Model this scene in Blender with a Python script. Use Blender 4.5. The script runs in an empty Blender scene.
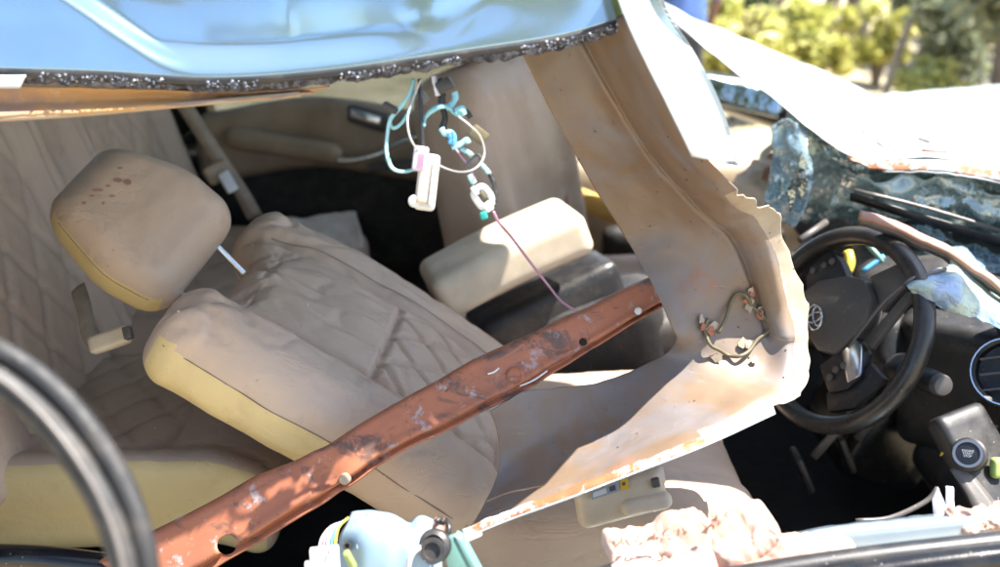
import bpy, bmesh, math, random
from mathutils import Vector, Matrix, noise
random.seed(7)
R = math.radians
SC = bpy.context.scene
COL = SC.collection

# ------------------------------------------------------------------ camera
CAM_H, PITCH, LENS = 1.6, 20.0, 35.0
FPX = LENS / 36.0 * 1000.0
cam_d = bpy.data.cameras.new('camera')
cam = bpy.data.objects.new('camera', cam_d)
COL.objects.link(cam)
cam.location = (0, 0, CAM_H)
cam.rotation_euler = (R(90 - PITCH), 0, 0)
cam_d.lens = LENS
cam_d.sensor_width = 36
cam_d.clip_start = 0.02
cam_d.clip_end = 2000
cam_d.dof.use_dof = True
cam_d.dof.focus_distance = 1.42
cam_d.dof.aperture_fstop = 2.5
SC.camera = cam

# ------------------------------------------------------------------ sky, sun, exposure
SUN = Vector((0.42, -0.01, 0.90)).normalized()          # towards the sun
elev = math.asin(SUN.z)
world = bpy.data.worlds.new('World')
SC.world = world
world.use_nodes = True
wn = world.node_tree
bg = wn.nodes['Background']
sky = wn.nodes.new('ShaderNodeTexSky')
sky.sky_type = 'NISHITA'
sky.sun_disc = False
sky.sun_elevation = elev
sky.sun_rotation = math.atan2(SUN.x, SUN.y)
sky.air_density = 1.0
sky.dust_density = 1.2
wn.links.new(sky.outputs[0], bg.inputs[0])
bg.inputs[1].default_value = 0.11
sun_d = bpy.data.lights.new('sun', 'SUN')
sun_d.energy = 5.0
sun_d.angle = R(0.53)
sun_d.color = (1.0, 0.95, 0.86)
sun = bpy.data.objects.new('sun', sun_d)
COL.objects.link(sun)
sun.rotation_euler = SUN.to_track_quat('Z', 'Y').to_euler()
SC.view_settings.view_transform = 'Standard'
SC.view_settings.look = 'None'
SC.view_settings.gamma = 1
SC.view_settings.exposure = 2.05
SC.cycles.max_bounces = 8
SC.cycles.transparent_max_bounces = 12

# ------------------------------------------------------------------ helpers
_cp, _sp = math.cos(R(PITCH)), math.sin(R(PITCH))
UPV = Vector((0, _sp, _cp))
FWD = Vector((0, _cp, -_sp))

def P(u, v, d):
    """a point of the place: bearing read from a 1000 x 567 view, d metres deep"""
    return Vector((0, 0, CAM_H)) + FWD * d + Vector((1, 0, 0)) * ((u - 500) / FPX * d) - UPV * ((v - 283.5) / FPX * d)

def cr(p0, p1, p2, p3, t):
    return 0.5 * ((2 * p1) + (p2 - p0) * t + (2 * p0 - 5 * p1 + 4 * p2 - p3) * t * t + (3 * p1 - p0 - 3 * p2 + p3) * t ** 3)

def spl(pts, n):
    pts = [Vector(p) if not isinstance(p, Vector) else p for p in pts]
    out = []
    for i in range(len(pts) - 1):
        a = pts[i - 1] if i else pts[0] * 2 - pts[1]
        b, c = pts[i], pts[i + 1]
        d = pts[i + 2] if i + 2 < len(pts) else pts[-1] * 2 - pts[-2]
        for k in range(n):
            out.append(cr(a, b, c, d, k / n))
    out.append(pts[-1].copy())
    return out

def nz(p, s=1.0, seed=0.0):
    return noise.noise(Vector((p[0] * s + seed, p[1] * s + seed * 1.7, p[2] * s - seed)))

def fbm(p, s, o=4, seed=0.0):
    return noise.fractal(Vector((p[0] * s + seed, p[1] * s + seed * 1.7, p[2] * s - seed)), 1.0, 2.0, o)

def sm(x, a, b):
    t = max(0.0, min(1.0, (x - a) / (b - a)))
    return t * t * (3 - 2 * t)

def link(name, me, mats, parent=None, smooth=True):
    o = bpy.data.objects.new(name, me)
    COL.objects.link(o)
    if not isinstance(mats, (list, tuple)):
        mats = [mats]
    for m in mats:
        me.materials.append(m)
    if smooth:
        me.polygons.foreach_set('use_smooth', [True] * len(me.polygons))
    if parent is not None:
        put(o, parent)
    return o

def wloc(o):
    l = Vector(o.location)
    while o.parent is not None:
        o = o.parent
        l += Vector(o.location)
    return l

def put(o, parent):
    if parent.type == 'EMPTY':
        o.parent = parent
        o.matrix_parent_inverse = Matrix.Translation(-Vector(parent.location))
    else:
        o.parent = parent          # mesh parts keep their own origin at the world's zero inside the thing
    return o

def tag(o, label, cat=None, group=None, kind=None):
    if label:
        o['label'] = label
    if cat:
        o['category'] = cat
    if group:
        o['group'] = group
    if kind:
        o['kind'] = kind
    return o

def thing(name, label, cat, loc, group=None):
    o = bpy.data.objects.new(name, None)
    o.empty_display_size = 0.1
    COL.objects.link(o)
    o.location = loc
    return tag(o, label, cat, group)

def mesh_from(vs, fs, name='m', idx=None):
    me = bpy.data.meshes.new(name)
    me.from_pydata([tuple(v) for v in vs], [], fs)
    if idx:
        me.polygons.foreach_set('material_index', idx)
    me.update()
    return me

def sharp(o, ang=35):
    m = o.modifiers.new('edge', 'EDGE_SPLIT')
    m.split_angle = R(ang)
    return o

def tube(name, pts, r, mat, parent=None, seg=8, sub=5, closed=False, flat=1.0):
    pts = spl(pts, sub) if sub > 1 else [Vector(p) for p in pts]
    n = len(pts)
    rs = r if isinstance(r, (list, tuple)) else [r]
    vs, fs = [], []
    nrm = None
    for i, p in enumerate(pts):
        t = (pts[min(i + 1, n - 1)] - pts[max(i - 1, 0)]).normalized()
        if nrm is None:
            nrm = t.orthogonal().normalized()
        else:
            nrm = (nrm - t * nrm.dot(t)).normalized()
        b = t.cross(nrm)
        f = i / (n - 1) * (len(rs) - 1)
        k = min(int(f), len(rs) - 2) if len(rs) > 1 else 0
        rad = rs[0] if len(rs) == 1 else rs[k] + (rs[k + 1] - rs[k]) * (f - k)
        for s in range(seg):
            a = 2 * math.pi * s / seg
            vs.append(p + nrm * math.cos(a) * rad + b * math.sin(a) * rad * flat)
    for i in range(n - 1):
        for s in range(seg):
            s2 = (s + 1) % seg
            fs.append((i * seg + s, i * seg + s2, (i + 1) * seg + s2, (i + 1) * seg + s))
    fs.append(tuple(range(seg))[::-1])
    fs.append(tuple((n - 1) * seg + s for s in range(seg)))
    return link(name, mesh_from(vs, fs), mat, parent)

def grid_spl(rows, su, sv):
    """rows of control points -> dense grid; su along rows, sv across"""
    rr = [spl(r, su) for r in rows]
    cols = [spl([r[j] for r in rr], sv) for j in range(len(rr[0]))]
    return [[cols[j][i] for j in range(len(cols))] for i in range(len(cols[0]))]

def sheet(name, rows, mat, parent=None, su=6, sv=4, thick=0.002, warp=None, skip=None, both=False, idxf=None):
    g = grid_spl(rows, su, sv)
    ni, nj = len(g), len(g[0])
    vs, fs, idx = [], [], []
    for i in range(ni):
        for j in range(nj):
            co = g[i][j]
            if warp:
                co = warp(i / (ni - 1), j / (nj - 1), co)
            vs.append(co)
    for i in range(ni - 1):
        for j in range(nj - 1):
            if skip and skip((i + .5) / (ni - 1), (j + .5) / (nj - 1)):
                continue
            fs.append((i * nj + j, i * nj + j + 1, (i + 1) * nj + j + 1, (i + 1) * nj + j))
            if idxf:
                idx.append(idxf((i + .5) / (ni - 1), (j + .5) / (nj - 1)))
    o = link(name, mesh_from(vs, fs, idx=idx or None), mat, parent)
    if thick:
        m = o.modifiers.new('thick', 'SOLIDIFY')
        m.thickness = thick
        m.offset = 0
    return o

def pad(name, C, X, Y, half, r, mats, parent=None, deform=None, n=(40, 40, 10), idxf=None, post=None):
    """rounded block at C, local x along X, y along Y, z = X x Y; deform in local space"""
    X = X.normalized()
    Z = X.cross(Y).normalized()
    Y = Z.cross(X)
    a, b, c = half
    bm = bmesh.new()
    nx, ny, nzz = n
    def face(fn, na, nb, mi):
        grid = []
        for i in range(na + 1):
            row = []
            for j in range(nb + 1):
                p = fn(-1 + 2 * i / na, -1 + 2 * j / nb)
                row.append(bm.verts.new(p))
            grid.append(row)
        for i in range(na):
            for j in range(nb):
                f = bm.faces.new((grid[i][j], grid[i + 1][j], grid[i + 1][j + 1], grid[i][j + 1]))
                f.material_index = mi
    face(lambda s, t: Vector((s * a, t * b, c)), nx, ny, 0)
    face(lambda s, t: Vector((s * a, -t * b, -c)), nx, ny, 0)
    face(lambda s, t: Vector((s * a, -b, t * c)), nx, nzz, 1)
    face(lambda s, t: Vector((-s * a, b, t * c)), nx, nzz, 2)
    face(lambda s, t: Vector((a, s * b, t * c)), ny, nzz, 3)
    face(lambda s, t: Vector((-a, -s * b, t * c)), ny, nzz, 4)
    bmesh.ops.remove_doubles(bm, verts=bm.verts, dist=1e-5)
    ih = Vector((a - r, b - r, c - r))
    for v in bm.verts:
        p = v.co
        inn = Vector([max(-ih[k], min(ih[k], p[k])) for k in range(3)])
        d = p - inn
        if d.length > 1e-9:
            p = inn + d.normalized() * r
        v.co = p
    idxs = {0: 0}
    for f in bm.faces:
        s = f.material_index
        f.material_index = idxf(s, f.calc_center_median()) if idxf else 0
    for v in bm.verts:
        if deform:
            v.co = deform(v.co.copy())
        v.co = C + X * v.co.x + Y * v.co.y + Z * v.co.z
        if post:
            v.co = post(v.co.copy())
    bmesh.ops.recalc_face_normals(bm, faces=bm.faces)
    me = bpy.data.meshes.new(name)
    bm.to_mesh(me)
    bm.free()
    return link(name, me, mats, parent)

def rb(p, half, r):
    ih = [h - r for h in half]
    inn = Vector([max(-ih[k], min(ih[k], p[k])) for k in range(3)])
    d = Vector(p) - inn
    return inn + d.normalized() * r if d.length > 1e-9 else Vector(p)

def local(C, X, Y):
    X = X.normalized()
    Z = X.cross(Y).normalized()
    Y = Z.cross(X)
    return lambda x, y, z: C + X * x + Y * y + Z * z

def block(name, C, X, Y, size, mat, parent=None, bev=0.004, seg=2):
    X = X.normalized()
    Z = X.cross(Y).normalized()
    Y = Z.cross(X)
    bm = bmesh.new()
    bmesh.ops.create_cube(bm, size=1)
    M = Matrix((X, Y, Z)).transposed()
    for v in bm.verts:
        v.co = Vector((v.co.x * size[0], v.co.y * size[1], v.co.z * size[2]))
    if bev:
        bmesh.ops.bevel(bm, geom=bm.edges[:], offset=bev, segments=seg, profile=0.5, affect='EDGES')
    for v in bm.verts:
        v.co = C + M @ v.co
    me = bpy.data.meshes.new(name)
    bm.to_mesh(me)
    bm.free()
    o = link(name, me, mat, parent)
    return sharp(o, 40)

def lathe(name, C, axis, prof, mat, parent=None, seg=28, ell=1.0, xdir=None, caps=True):
    axis = axis.normalized()
    x = (xdir - axis * xdir.dot(axis)).normalized() if xdir is not None else axis.orthogonal().normalized()
    y = axis.cross(x)
    vs, fs = [], []
    for (r, h) in prof:
        for s in range(seg):
            a = 2 * math.pi * s / seg
            vs.append(C + axis * h + x * math.cos(a) * r + y * math.sin(a) * r * ell)
    for i in range(len(prof) - 1):
        for s in range(seg):
            s2 = (s + 1) % seg
            fs.append((i * seg + s, i * seg + s2, (i + 1) * seg + s2, (i + 1) * seg + s))
    if caps:
        fs.append(tuple(range(seg))[::-1])
        fs.append(tuple((len(prof) - 1) * seg + s for s in range(seg)))
    return sharp(link(name, mesh_from(vs, fs), mat, parent), 40)

def prism(name, pts, n, thick, mat, parent=None, bev=0.0):
    """outline polygon pts, thickened along n"""
    bm = bmesh.new()
    vs = [bm.verts.new(p) for p in pts]
    f = bm.faces.new(vs)
    g = bmesh.ops.extrude_face_region(bm, geom=[f])
    for v in [x for x in g['geom'] if isinstance(x, bmesh.types.BMVert)]:
        v.co += n * thick
    bmesh.ops.recalc_face_normals(bm, faces=bm.faces)
    if bev:
        bmesh.ops.bevel(bm, geom=bm.edges[:], offset=bev, segments=2, profile=0.5, affect='EDGES')
    me = bpy.data.meshes.new(name)
    bm.to_mesh(me)
    bm.free()
    return sharp(link(name, me, mat, parent), 35)

# ------------------------------------------------------------------ materials
class G:
    def __init__(s, name):
        s.m = bpy.data.materials.new(name)
        s.m.use_nodes = True
        s.t = s.m.node_tree
        s.b = s.t.nodes['Principled BSDF']
        s.out = s.t.nodes['Material Output']
        s.tc = s.t.nodes.new('ShaderNodeTexCoord').outputs['Object']
    def n(s, typ, **kw):
        nd = s.t.nodes.new(typ)
        for k, v in kw.items():
            setattr(nd, k, v)
        return nd
    def l(s, a, b):
        s.t.links.new(a, b)
    def noise(s, scale, detail=4, rough=0.55, vec=None, dist=0.0):
        nd = s.n('ShaderNodeTexNoise')
        nd.inputs['Scale'].default_value = scale
        nd.inputs['Detail'].default_value = detail
        nd.inputs['Roughness'].default_value = rough
        nd.inputs['Distortion'].default_value = dist
        s.l(vec or s.tc, nd.inputs['Vector'])
        return nd.outputs['Fac']
    def vor(s, scale, feature='F1', out='Distance', vec=None):
        nd = s.n('ShaderNodeTexVoronoi')
        nd.feature = feature
        nd.inputs['Scale'].default_value = scale
        s.l(vec or s.tc, nd.inputs['Vector'])
        return nd.outputs[out]
    def ramp(s, fac, stops):
        nd = s.n('ShaderNodeValToRGB')
        e = nd.color_ramp.elements
        while len(e) < len(stops):
            e.new(0.5)
        for i, (p, c) in enumerate(stops):
            e[i].position = p
            e[i].color = (c[0], c[1], c[2], 1) if hasattr(c, '__len__') else (c, c, c, 1)
        s.l(fac, nd.inputs[0])
        return nd.outputs[0]
    def mix(s, fac, a, b, mode='MIX'):
        nd = s.n('ShaderNodeMix', data_type='RGBA', blend_type=mode)
        if hasattr(fac, 'links'):
            s.l(fac, nd.inputs[0])
        else:
            nd.inputs[0].default_value = fac
        for x, i in ((a, 6), (b, 7)):
            if hasattr(x, 'links'):
                s.l(x, nd.inputs[i])
            else:
                nd.inputs[i].default_value = (*x, 1)
        return nd.outputs[2]
    def col(s, c):
        if hasattr(c, 'links'):
            s.l(c, s.b.inputs['Base Color'])
        else:
            s.b.inputs['Base Color'].default_value = (*c, 1)
        return s
    def set(s, **kw):
        for k, v in kw.items():
            k = k.replace('_', ' ')
            if hasattr(v, 'links'):
                s.l(v, s.b.inputs[k])
            else:
                s.b.inputs[k].default_value = v
        return s
    def bump(s, h, strength=0.3, dist=0.002, prev=None):
        nd = s.n('ShaderNodeBump')
        nd.inputs['Strength'].default_value = strength
        nd.inputs['Distance'].default_value = dist
        s.l(h, nd.inputs['Height'])
        if prev is not None:
            s.l(prev, nd.inputs['Normal'])
        s.l(nd.outputs[0], s.b.inputs['Normal'])
        return nd.outputs[0]

def leather(name, c1, c2, dirt=(0.16, 0.10, 0.065), damt=0.5):
    g = G(name)
    base = g.mix(g.ramp(g.noise(5, 5), [(0.35, 0), (0.65, 1)]), c1, c2)
    d = g.ramp(g.noise(11, 8, 0.7), [(0.56, 0), (0.74, damt)])
    c = g.mix(d, base, dirt)
    sp = g.ramp(g.vor(28), [(0.0, 1), (0.055, 0)])
    spm = g.ramp(g.noise(4, 2), [(0.52, 0), (0.62, 0.8)])
    mm = g.n('ShaderNodeMath', operation='MULTIPLY')
    g.l(sp, mm.inputs[0]); g.l(spm, mm.inputs[1])
    c = g.mix(mm.outputs[0], c, (0.12, 0.05, 0.035))
    g.col(c).set(Roughness=g.ramp(g.noise(30, 3), [(0.3, 0.42), (0.7, 0.58)]))
    b1 = g.bump(g.vor(420), 0.25, 0.0006)
    b2 = g.bump(g.noise(22, 6, 0.6, dist=0.6), 0.35, 0.005, b1)
    mw = g.n('ShaderNodeMapping'); mw.inputs['Scale'].default_value = (1.0, 2.6, 1.4); g.l(g.tc, mw.inputs[0])
    wr = g.ramp(g.noise(9, 3, 0.5, vec=mw.outputs[0], dist=1.2), [(0.46, 0), (0.5, 1), (0.54, 0)])
    wm = g.ramp(g.noise(3.5, 2), [(0.48, 0), (0.62, 1)])
    mmw = g.n('ShaderNodeMath', operation='MULTIPLY'); g.l(wr, mmw.inputs[0]); g.l(wm, mmw.inputs[1])
    g.bump(mmw.outputs[0], 0.2, -0.004, b2)
    return g.m

M = {}
M['leather'] = leather('leather', (0.50, 0.375, 0.285), (0.44, 0.325, 0.245), damt=0.35)
M['cream'] = leather('cream_leather', (0.62, 0.475, 0.225), (0.56, 0.43, 0.215), (0.30, 0.19, 0.07), 0.35)

def plastic(name, c, rough=0.5, c2=None, bump=0.15, scale=40, spec=0.5, dust=0.0, metal=0.0):
    g = G(name)
    c2 = c2 or tuple(x * 0.75 for x in c)
    col = g.mix(g.ramp(g.noise(scale * 0.3, 5), [(0.35, 0), (0.65, 1)]), c, c2)
    if dust:
        dd = g.ramp(g.noise(14, 8, 0.75), [(0.48, 0), (0.75, dust)])
        col = g.mix(dd, col, (0.34, 0.28, 0.22))
        sp = g.ramp(g.vor(75), [(0.0, 1), (0.09, 0)])
        col = g.mix(sp, col, (0.4, 0.36, 0.32))
    g.col(col).set(Roughness=g.ramp(g.noise(scale, 3), [(0.3, rough * 0.8), (0.7, min(1, rough * 1.25))]), Metallic=metal)
    g.b.inputs['Specular IOR Level'].default_value = spec
    if bump:
        g.bump(g.noise(scale * 8, 4), bump, 0.0008)
    return g.m

M['black'] = plastic('black_plastic', (0.016, 0.016, 0.018), 0.45, dust=0.12)
M['black_soft'] = plastic('black_soft_trim', (0.020, 0.019, 0.020), 0.62, dust=0.1)
M['black_gloss'] = plastic('black_gloss_plastic', (0.010, 0.010, 0.012), 0.16, dust=0.06)
M['carpet'] = plastic('carpet', (0.034, 0.031, 0.030), 0.95, bump=0.8, scale=60, spec=0.1)
M['rubber'] = plastic('rubber', (0.022, 0.022, 0.025), 0.38, dust=0.15)
M['seal'] = plastic('dull_seal_rubber', (0.016, 0.016, 0.018), 0.62, dust=0.2)
M['rim_leather'] = plastic('rim_leather', (0.022, 0.020, 0.020), 0.33, dust=0.10)
M['graphite'] = plastic('graphite_plastic', (0.10, 0.09, 0.086), 0.40, dust=0.1)
M['beige'] = plastic('beige_plastic', (0.38, 0.29, 0.20), 0.5, dust=0.2)
M['ivory'] = plastic('ivory_plastic', (0.68, 0.57, 0.43), 0.42, dust=0.15)
M['white'] = plastic('white_plastic', (0.74, 0.75, 0.76), 0.38, dust=0.08)
M['clear'] = plastic('milky_plastic', (0.62, 0.60, 0.68), 0.2)
M['cyan'] = plastic('cyan_tape', (0.20, 0.48, 0.54), 0.4, (0.38, 0.64, 0.68), dust=.3)
M['teal'] = plastic('teal_plastic', (0.02, 0.32, 0.28), 0.35)
M['blue'] = plastic('blue_plastic', (0.08, 0.30, 0.52), 0.4)
M['mauve'] = plastic('mauve_wire', (0.42, 0.24, 0.36), 0.45)
M['grey_wire'] = plastic('grey_wire', (0.42, 0.40, 0.40), 0.4)
M['white_wire'] = plastic('white_wire', (0.68, 0.64, 0.68), 0.4)
M['yellow'] = plastic('yellow_plastic', (0.62, 0.48, 0.06), 0.45)
M['lime'] = plastic('lime_plastic', (0.30, 0.40, 0.12), 0.45)
M['olive'] = plastic('olive_plastic', (0.13, 0.11, 0.06), 0.5)
M['amber'] = plastic('amber_foam', (0.58, 0.33, 0.08), 0.8)
M['belt'] = plastic('belt_webbing', (0.42, 0.36, 0.29), 0.8, bump=0.6, scale=80)
M['green_bracket'] = plastic('green_bracket', (0.13, 0.27, 0.25), 0.4)
M['paper'] = plastic('paper', (0.74, 0.66, 0.60), 0.75)
M['label_y'] = plastic('yellow_label', (0.80, 0.50, 0.02), 0.4)
M['thread'] = plastic('thread', (0.24, 0.17, 0.125), 0.8)
M['ink'] = plastic('ink', (0.08, 0.08, 0.09), 0.5)
M['grey_label'] = plastic('grey_label', (0.36, 0.39, 0.42), 0.4)
M['brown_scrap'] = plastic('brown_scrap', (0.36, 0.20, 0.15), 0.7)

g = G('chrome'); g.col((0.72, 0.74, 0.78)).set(Metallic=1.0, Roughness=0.18); M['chrome'] = g.m
g = G('satin_metal'); g.col((0.34, 0.33, 0.33)).set(Metallic=1.0, Roughness=0.38); M['satin'] = g.m

def steel_primer():
    g = G('primer_steel')
    c = g.mix(g.ramp(g.noise(3.2, 5, 0.6), [(0.38, 0), (0.62, 1)]), (0.16, 0.108, 0.072), (0.20, 0.142, 0.098))
    c = g.mix(g.ramp(g.noise(5.5, 6, 0.65, dist=0.5), [(0.47, 0), (0.62, 0.9)]), c, (0.165, 0.15, 0.155))
    mp = g.n('ShaderNodeMapping'); mp.inputs['Location'].default_value = (3.1, 1.2, 7.7); g.l(g.tc, mp.inputs[0])
    c = g.mix(g.ramp(g.noise(6, 5, 0.6, vec=mp.outputs[0]), [(0.63, 0), (0.74, 0.8)]), c, (0.26, 0.10, 0.05))
    c = g.mix(g.ramp(g.noise(60, 6, 0.8), [(0.60, 0), (0.70, 0.75)]), c, (0.10, 0.06, 0.04))
    ms = g.n('ShaderNodeMapping'); ms.inputs['Rotation'].default_value = (0.3, 0.9, 0.2); ms.inputs['Scale'].default_value = (1, 1, 14); g.l(g.tc, ms.inputs[0])
    c = g.mix(g.ramp(g.noise(16, 7, 0.75, vec=ms.outputs[0]), [(0.62, 0), (0.70, 0.6)]), c, (0.34, 0.27, 0.20))
    mq = g.n('ShaderNodeMapping'); mq.inputs['Rotation'].default_value = (0.1, -0.5, 0.4); mq.inputs['Scale'].default_value = (1, 1, 18); g.l(g.tc, mq.inputs[0])
    c = g.mix(g.ramp(g.noise(11, 8, 0.8, vec=mq.outputs[0]), [(0.64, 0), (0.70, 0.7)]), c, (0.07, 0.045, 0.035))
    g.col(c).set(Roughness=g.ramp(g.noise(8, 6), [(0.3, 0.40), (0.7, 0.65)]), Metallic=0.05)
    g.bump(g.noise(160, 4), 0.12, 0.0006)
    return g.m
M['primer'] = steel_primer()
g = G('chipped_cream_primer')
c = g.mix(g.ramp(g.noise(6, 6, 0.7), [(0.42, 0), (0.6, 1)]), (0.36, 0.31, 0.24), (0.27, 0.21, 0.15))
c = g.mix(g.ramp(g.noise(45, 7, 0.8), [(0.60, 0), (0.68, 0.8)]), c, (0.20, 0.10, 0.05))
g.col(c).set(Roughness=0.5); g.bump(g.noise(50, 5), 0.3, 0.002)
M['lip'] = g.m

def rust_red():
    g = G('red_primer')
    c = g.mix(g.ramp(g.noise(7, 6, 0.65), [(0.36, 0), (0.66, 1)]), (0.36, 0.125, 0.062), (0.27, 0.095, 0.052))
    mp = g.n('ShaderNodeMapping'); mp.inputs['Scale'].default_value = (1, 1.5, 2.2); g.l(g.tc, mp.inputs[0])
    c = g.mix(g.ramp(g.noise(13, 8, 0.75, vec=mp.outputs[0], dist=0.8), [(0.51, 0), (0.62, 0.92)]), c, (0.09, 0.055, 0.045))
    c = g.mix(g.ramp(g.noise(24, 7, 0.7), [(0.58, 0), (0.65, 0.85)]), c, (0.33, 0.30, 0.32))
    c = g.mix(g.ramp(g.noise(90, 4, 0.7), [(0.64, 0), (0.72, 0.7)]), c, (0.46, 0.26, 0.17))
    g.col(c).set(Roughness=g.ramp(g.noise(20, 5), [(0.3, 0.42), (0.7, 0.7)]))
    g.bump(g.noise(70, 6, 0.7), 0.25, 0.0015)
    return g.m
M['rust'] = rust_red()

def paint(name, c, rough=0.2, coat=0.9, metal=0.25, dust=0.25):
    g = G(name)
    d = g.ramp(g.noise(6, 8, 0.7), [(0.45, 0), (0.8, dust)])
    cc = g.mix(d, c, (0.55, 0.50, 0.44))
    ch = g.ramp(g.noise(75, 3, 0.7), [(0.70, 0), (0.73, 0.6)])
    cc = g.mix(ch, cc, (0.2, 0.2, 0.22))
    g.col(cc).set(Roughness=rough, Metallic=metal, Coat_Weight=coat, Coat_Roughness=0.05)
    g.bump(g.noise(5, 2), 0.03, 0.01)
    return g.m
M['paint'] = paint('silver_paint_sky_tint', (0.25, 0.38, 0.49), 0.16, 1.0, 0.75, 0.15)  # silver car paint with the reflected sky's blue put into its colour
M['silver'] = paint('silver_paint', (0.30, 0.38, 0.46), 0.25, 0.8, 0.4, 0.2)
M['paint_lit'] = paint('car_paint_lit', (0.46, 0.49, 0.50), 0.35, 0.5, 0.1, 0.25)  # same car paint, base lightened for the sunlit pieces
g = G('torn_paint')
c = g.mix(g.ramp(g.noise(8, 6, 0.7, dist=1.0), [(0.46, 0), (0.54, 1)]), (0.20, 0.29, 0.42), (0.34, 0.42, 0.35))
c = g.mix(g.ramp(g.noise(18, 7, 0.7, dist=1.5), [(0.60, 0), (0.66, 0.8)]), c, (0.36, 0.24, 0.36))
g.col(c).set(Roughness=0.3, Coat_Weight=0.5); g.bump(g.noise(30, 5), 0.2, 0.003)
M['torn_paint'] = g.m
g = G('chipped_edge')
c = g.mix(g.ramp(g.noise(10, 8, 0.8), [(0.48, 0), (0.53, 1)]), (0.52, 0.58, 0.62), (0.40, 0.13, 0.06))
g.col(c).set(Roughness=0.45); M['chip'] = g.m
g = G('headliner_edge')
c = g.mix(g.ramp(g.noise(9, 7, 0.7), [(0.42, 0), (0.62, 1)]), (0.46, 0.25, 0.10), (0.30, 0.19, 0.15))
c = g.mix(g.ramp(g.noise(70, 6, 0.8), [(0.56, 0), (0.68, 0.8)]), c, (0.58, 0.38, 0.2))
g.col(c).set(Roughness=0.85); g.bump(g.noise(120, 6), 0.6, 0.002)
M['liner'] = g.m
g = G('torn_foam')
c = g.mix(g.ramp(g.noise(9, 6, 0.65), [(0.42, 0), (0.62, 1)]), (0.56, 0.40, 0.33), (0.38, 0.22, 0.17))
g.col(c).set(Roughness=0.95, Subsurface_Weight=0.2, Subsurface_Radius=(0.01, 0.006, 0.004)); g.bump(g.noise(140, 6, 0.8), 0.7, 0.003)
M['foam'] = g.m
g = G('crumbled_sealant')
c = g.mix(g.ramp(g.noise(90, 6, 0.8), [(0.45, 0), (0.62, 1)]), (0.02, 0.02, 0.026), (0.20, 0.20, 0.24))
g.col(c).set(Roughness=0.5); g.bump(g.noise(200, 6, 0.8), 1.0, 0.004)
M['sealant'] = g.m
g = G('glass_crumb')
g.col((0.20, 0.23, 0.30)).set(Roughness=0.10, Transmission_Weight=0.4, IOR=1.5); M['crumb'] = g.m

def cracked_glass():
    g = G('cracked_glass')
    wp = g.n('ShaderNodeTexNoise'); wp.inputs['Scale'].default_value = 9; g.l(g.tc, wp.inputs['Vector'])
    va = g.n('ShaderNodeVectorMath', operation='MULTIPLY_ADD'); va.inputs[1].default_value = (.25, .25, .25); g.l(wp.outputs['Color'], va.inputs[0]); g.l(g.tc, va.inputs[2])
    w1 = g.vor(9, 'DISTANCE_TO_EDGE', vec=va.outputs[0]); w2 = g.vor(70, 'DISTANCE_TO_EDGE', vec=va.outputs[0])
    l1 = g.ramp(w1, [(0.0, .9), (0.022, 0)]); l2 = g.ramp(w2, [(0.0, 0.5), (0.05, 0)])
    reg = g.ramp(g.noise(5, 4, 0.6), [(0.46, 0), (0.60, 1)])
    mm = g.n('ShaderNodeMath', operation='MULTIPLY'); g.l(l2, mm.inputs[0]); g.l(reg, mm.inputs[1])
    mx = g.n('ShaderNodeMath', operation='MAXIMUM'); g.l(l1, mx.inputs[0]); g.l(mm.outputs[0], mx.inputs[1])
    frost = g.ramp(g.noise(7, 6, 0.7), [(0.42, 0.12), (0.60, 0.7)])
    mx2 = g.n('ShaderNodeMath', operation='MAXIMUM'); g.l(mx.outputs[0], mx2.inputs[0]); g.l(frost, mx2.inputs[1])
    g.b.inputs['Base Color'].default_value = (0.45, 0.58, 0.60, 1)
    g.set(Roughness=0.08)
    g.bump(g.noise(14, 4), 0.5, 0.01)
    tr = g.n('ShaderNodeBsdfTransparent'); tr.inputs[0].default_value = (0.70, 0.82, 0.80, 1)
    gl = g.n('ShaderNodeBsdfGlossy'); gl.inputs['Roughness'].default_value = 0.04
    ms = g.n('ShaderNodeMixShader'); ms.inputs[0].default_value = 0.26
    g.l(tr.outputs[0], ms.inputs[1]); g.l(gl.outputs[0], ms.inputs[2])
    m2 = g.n('ShaderNodeMixShader'); g.l(mx2.outputs[0], m2.inputs[0])
    g.l(ms.outputs[0], m2.inputs[1]); g.l(g.b.outputs[0], m2.inputs[2])
    g.l(m2.outputs[0], g.out.inputs[0])
    return g.m
M['glass'] = cracked_glass()
g = G('shattered_pale_glass')
e = g.ramp(g.vor(60, 'DISTANCE_TO_EDGE'), [(0.0, .95), (0.06, .18)])
e2 = g.ramp(g.noise(12, 5, .7), [(0.42, .1), (0.62, .6)])
mx = g.n('ShaderNodeMath', operation='MAXIMUM'); g.l(e, mx.inputs[0]); g.l(e2, mx.inputs[1])
g.col((0.34, 0.48, 0.58)).set(Roughness=0.12)
tr = g.n('ShaderNodeBsdfTransparent'); tr.inputs[0].default_value = (0.7, 0.85, 0.9, 1)
gl = g.n('ShaderNodeBsdfGlossy'); gl.inputs['Roughness'].default_value = 0.05
ms = g.n('ShaderNodeMixShader'); ms.inputs[0].default_value = 0.3
g.l(tr.outputs[0], ms.inputs[1]); g.l(gl.outputs[0], ms.inputs[2])
m2 = g.n('ShaderNodeMixShader'); g.l(mx.outputs[0], m2.inputs[0]); g.l(ms.outputs[0], m2.inputs[1]); g.l(g.b.outputs[0], m2.inputs[2])
g.l(m2.outputs[0], g.out.inputs[0])
M['frost'] = g.m
g = G('tinted_glass')
tr = g.n('ShaderNodeBsdfTransparent'); tr.inputs[0].default_value = (0.42, 0.45, 0.45, 1)
gl = g.n('ShaderNodeBsdfGlossy'); gl.inputs['Roughness'].default_value = 0.03
ms = g.n('ShaderNodeMixShader'); ms.inputs[0].default_value = 0.07
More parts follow.
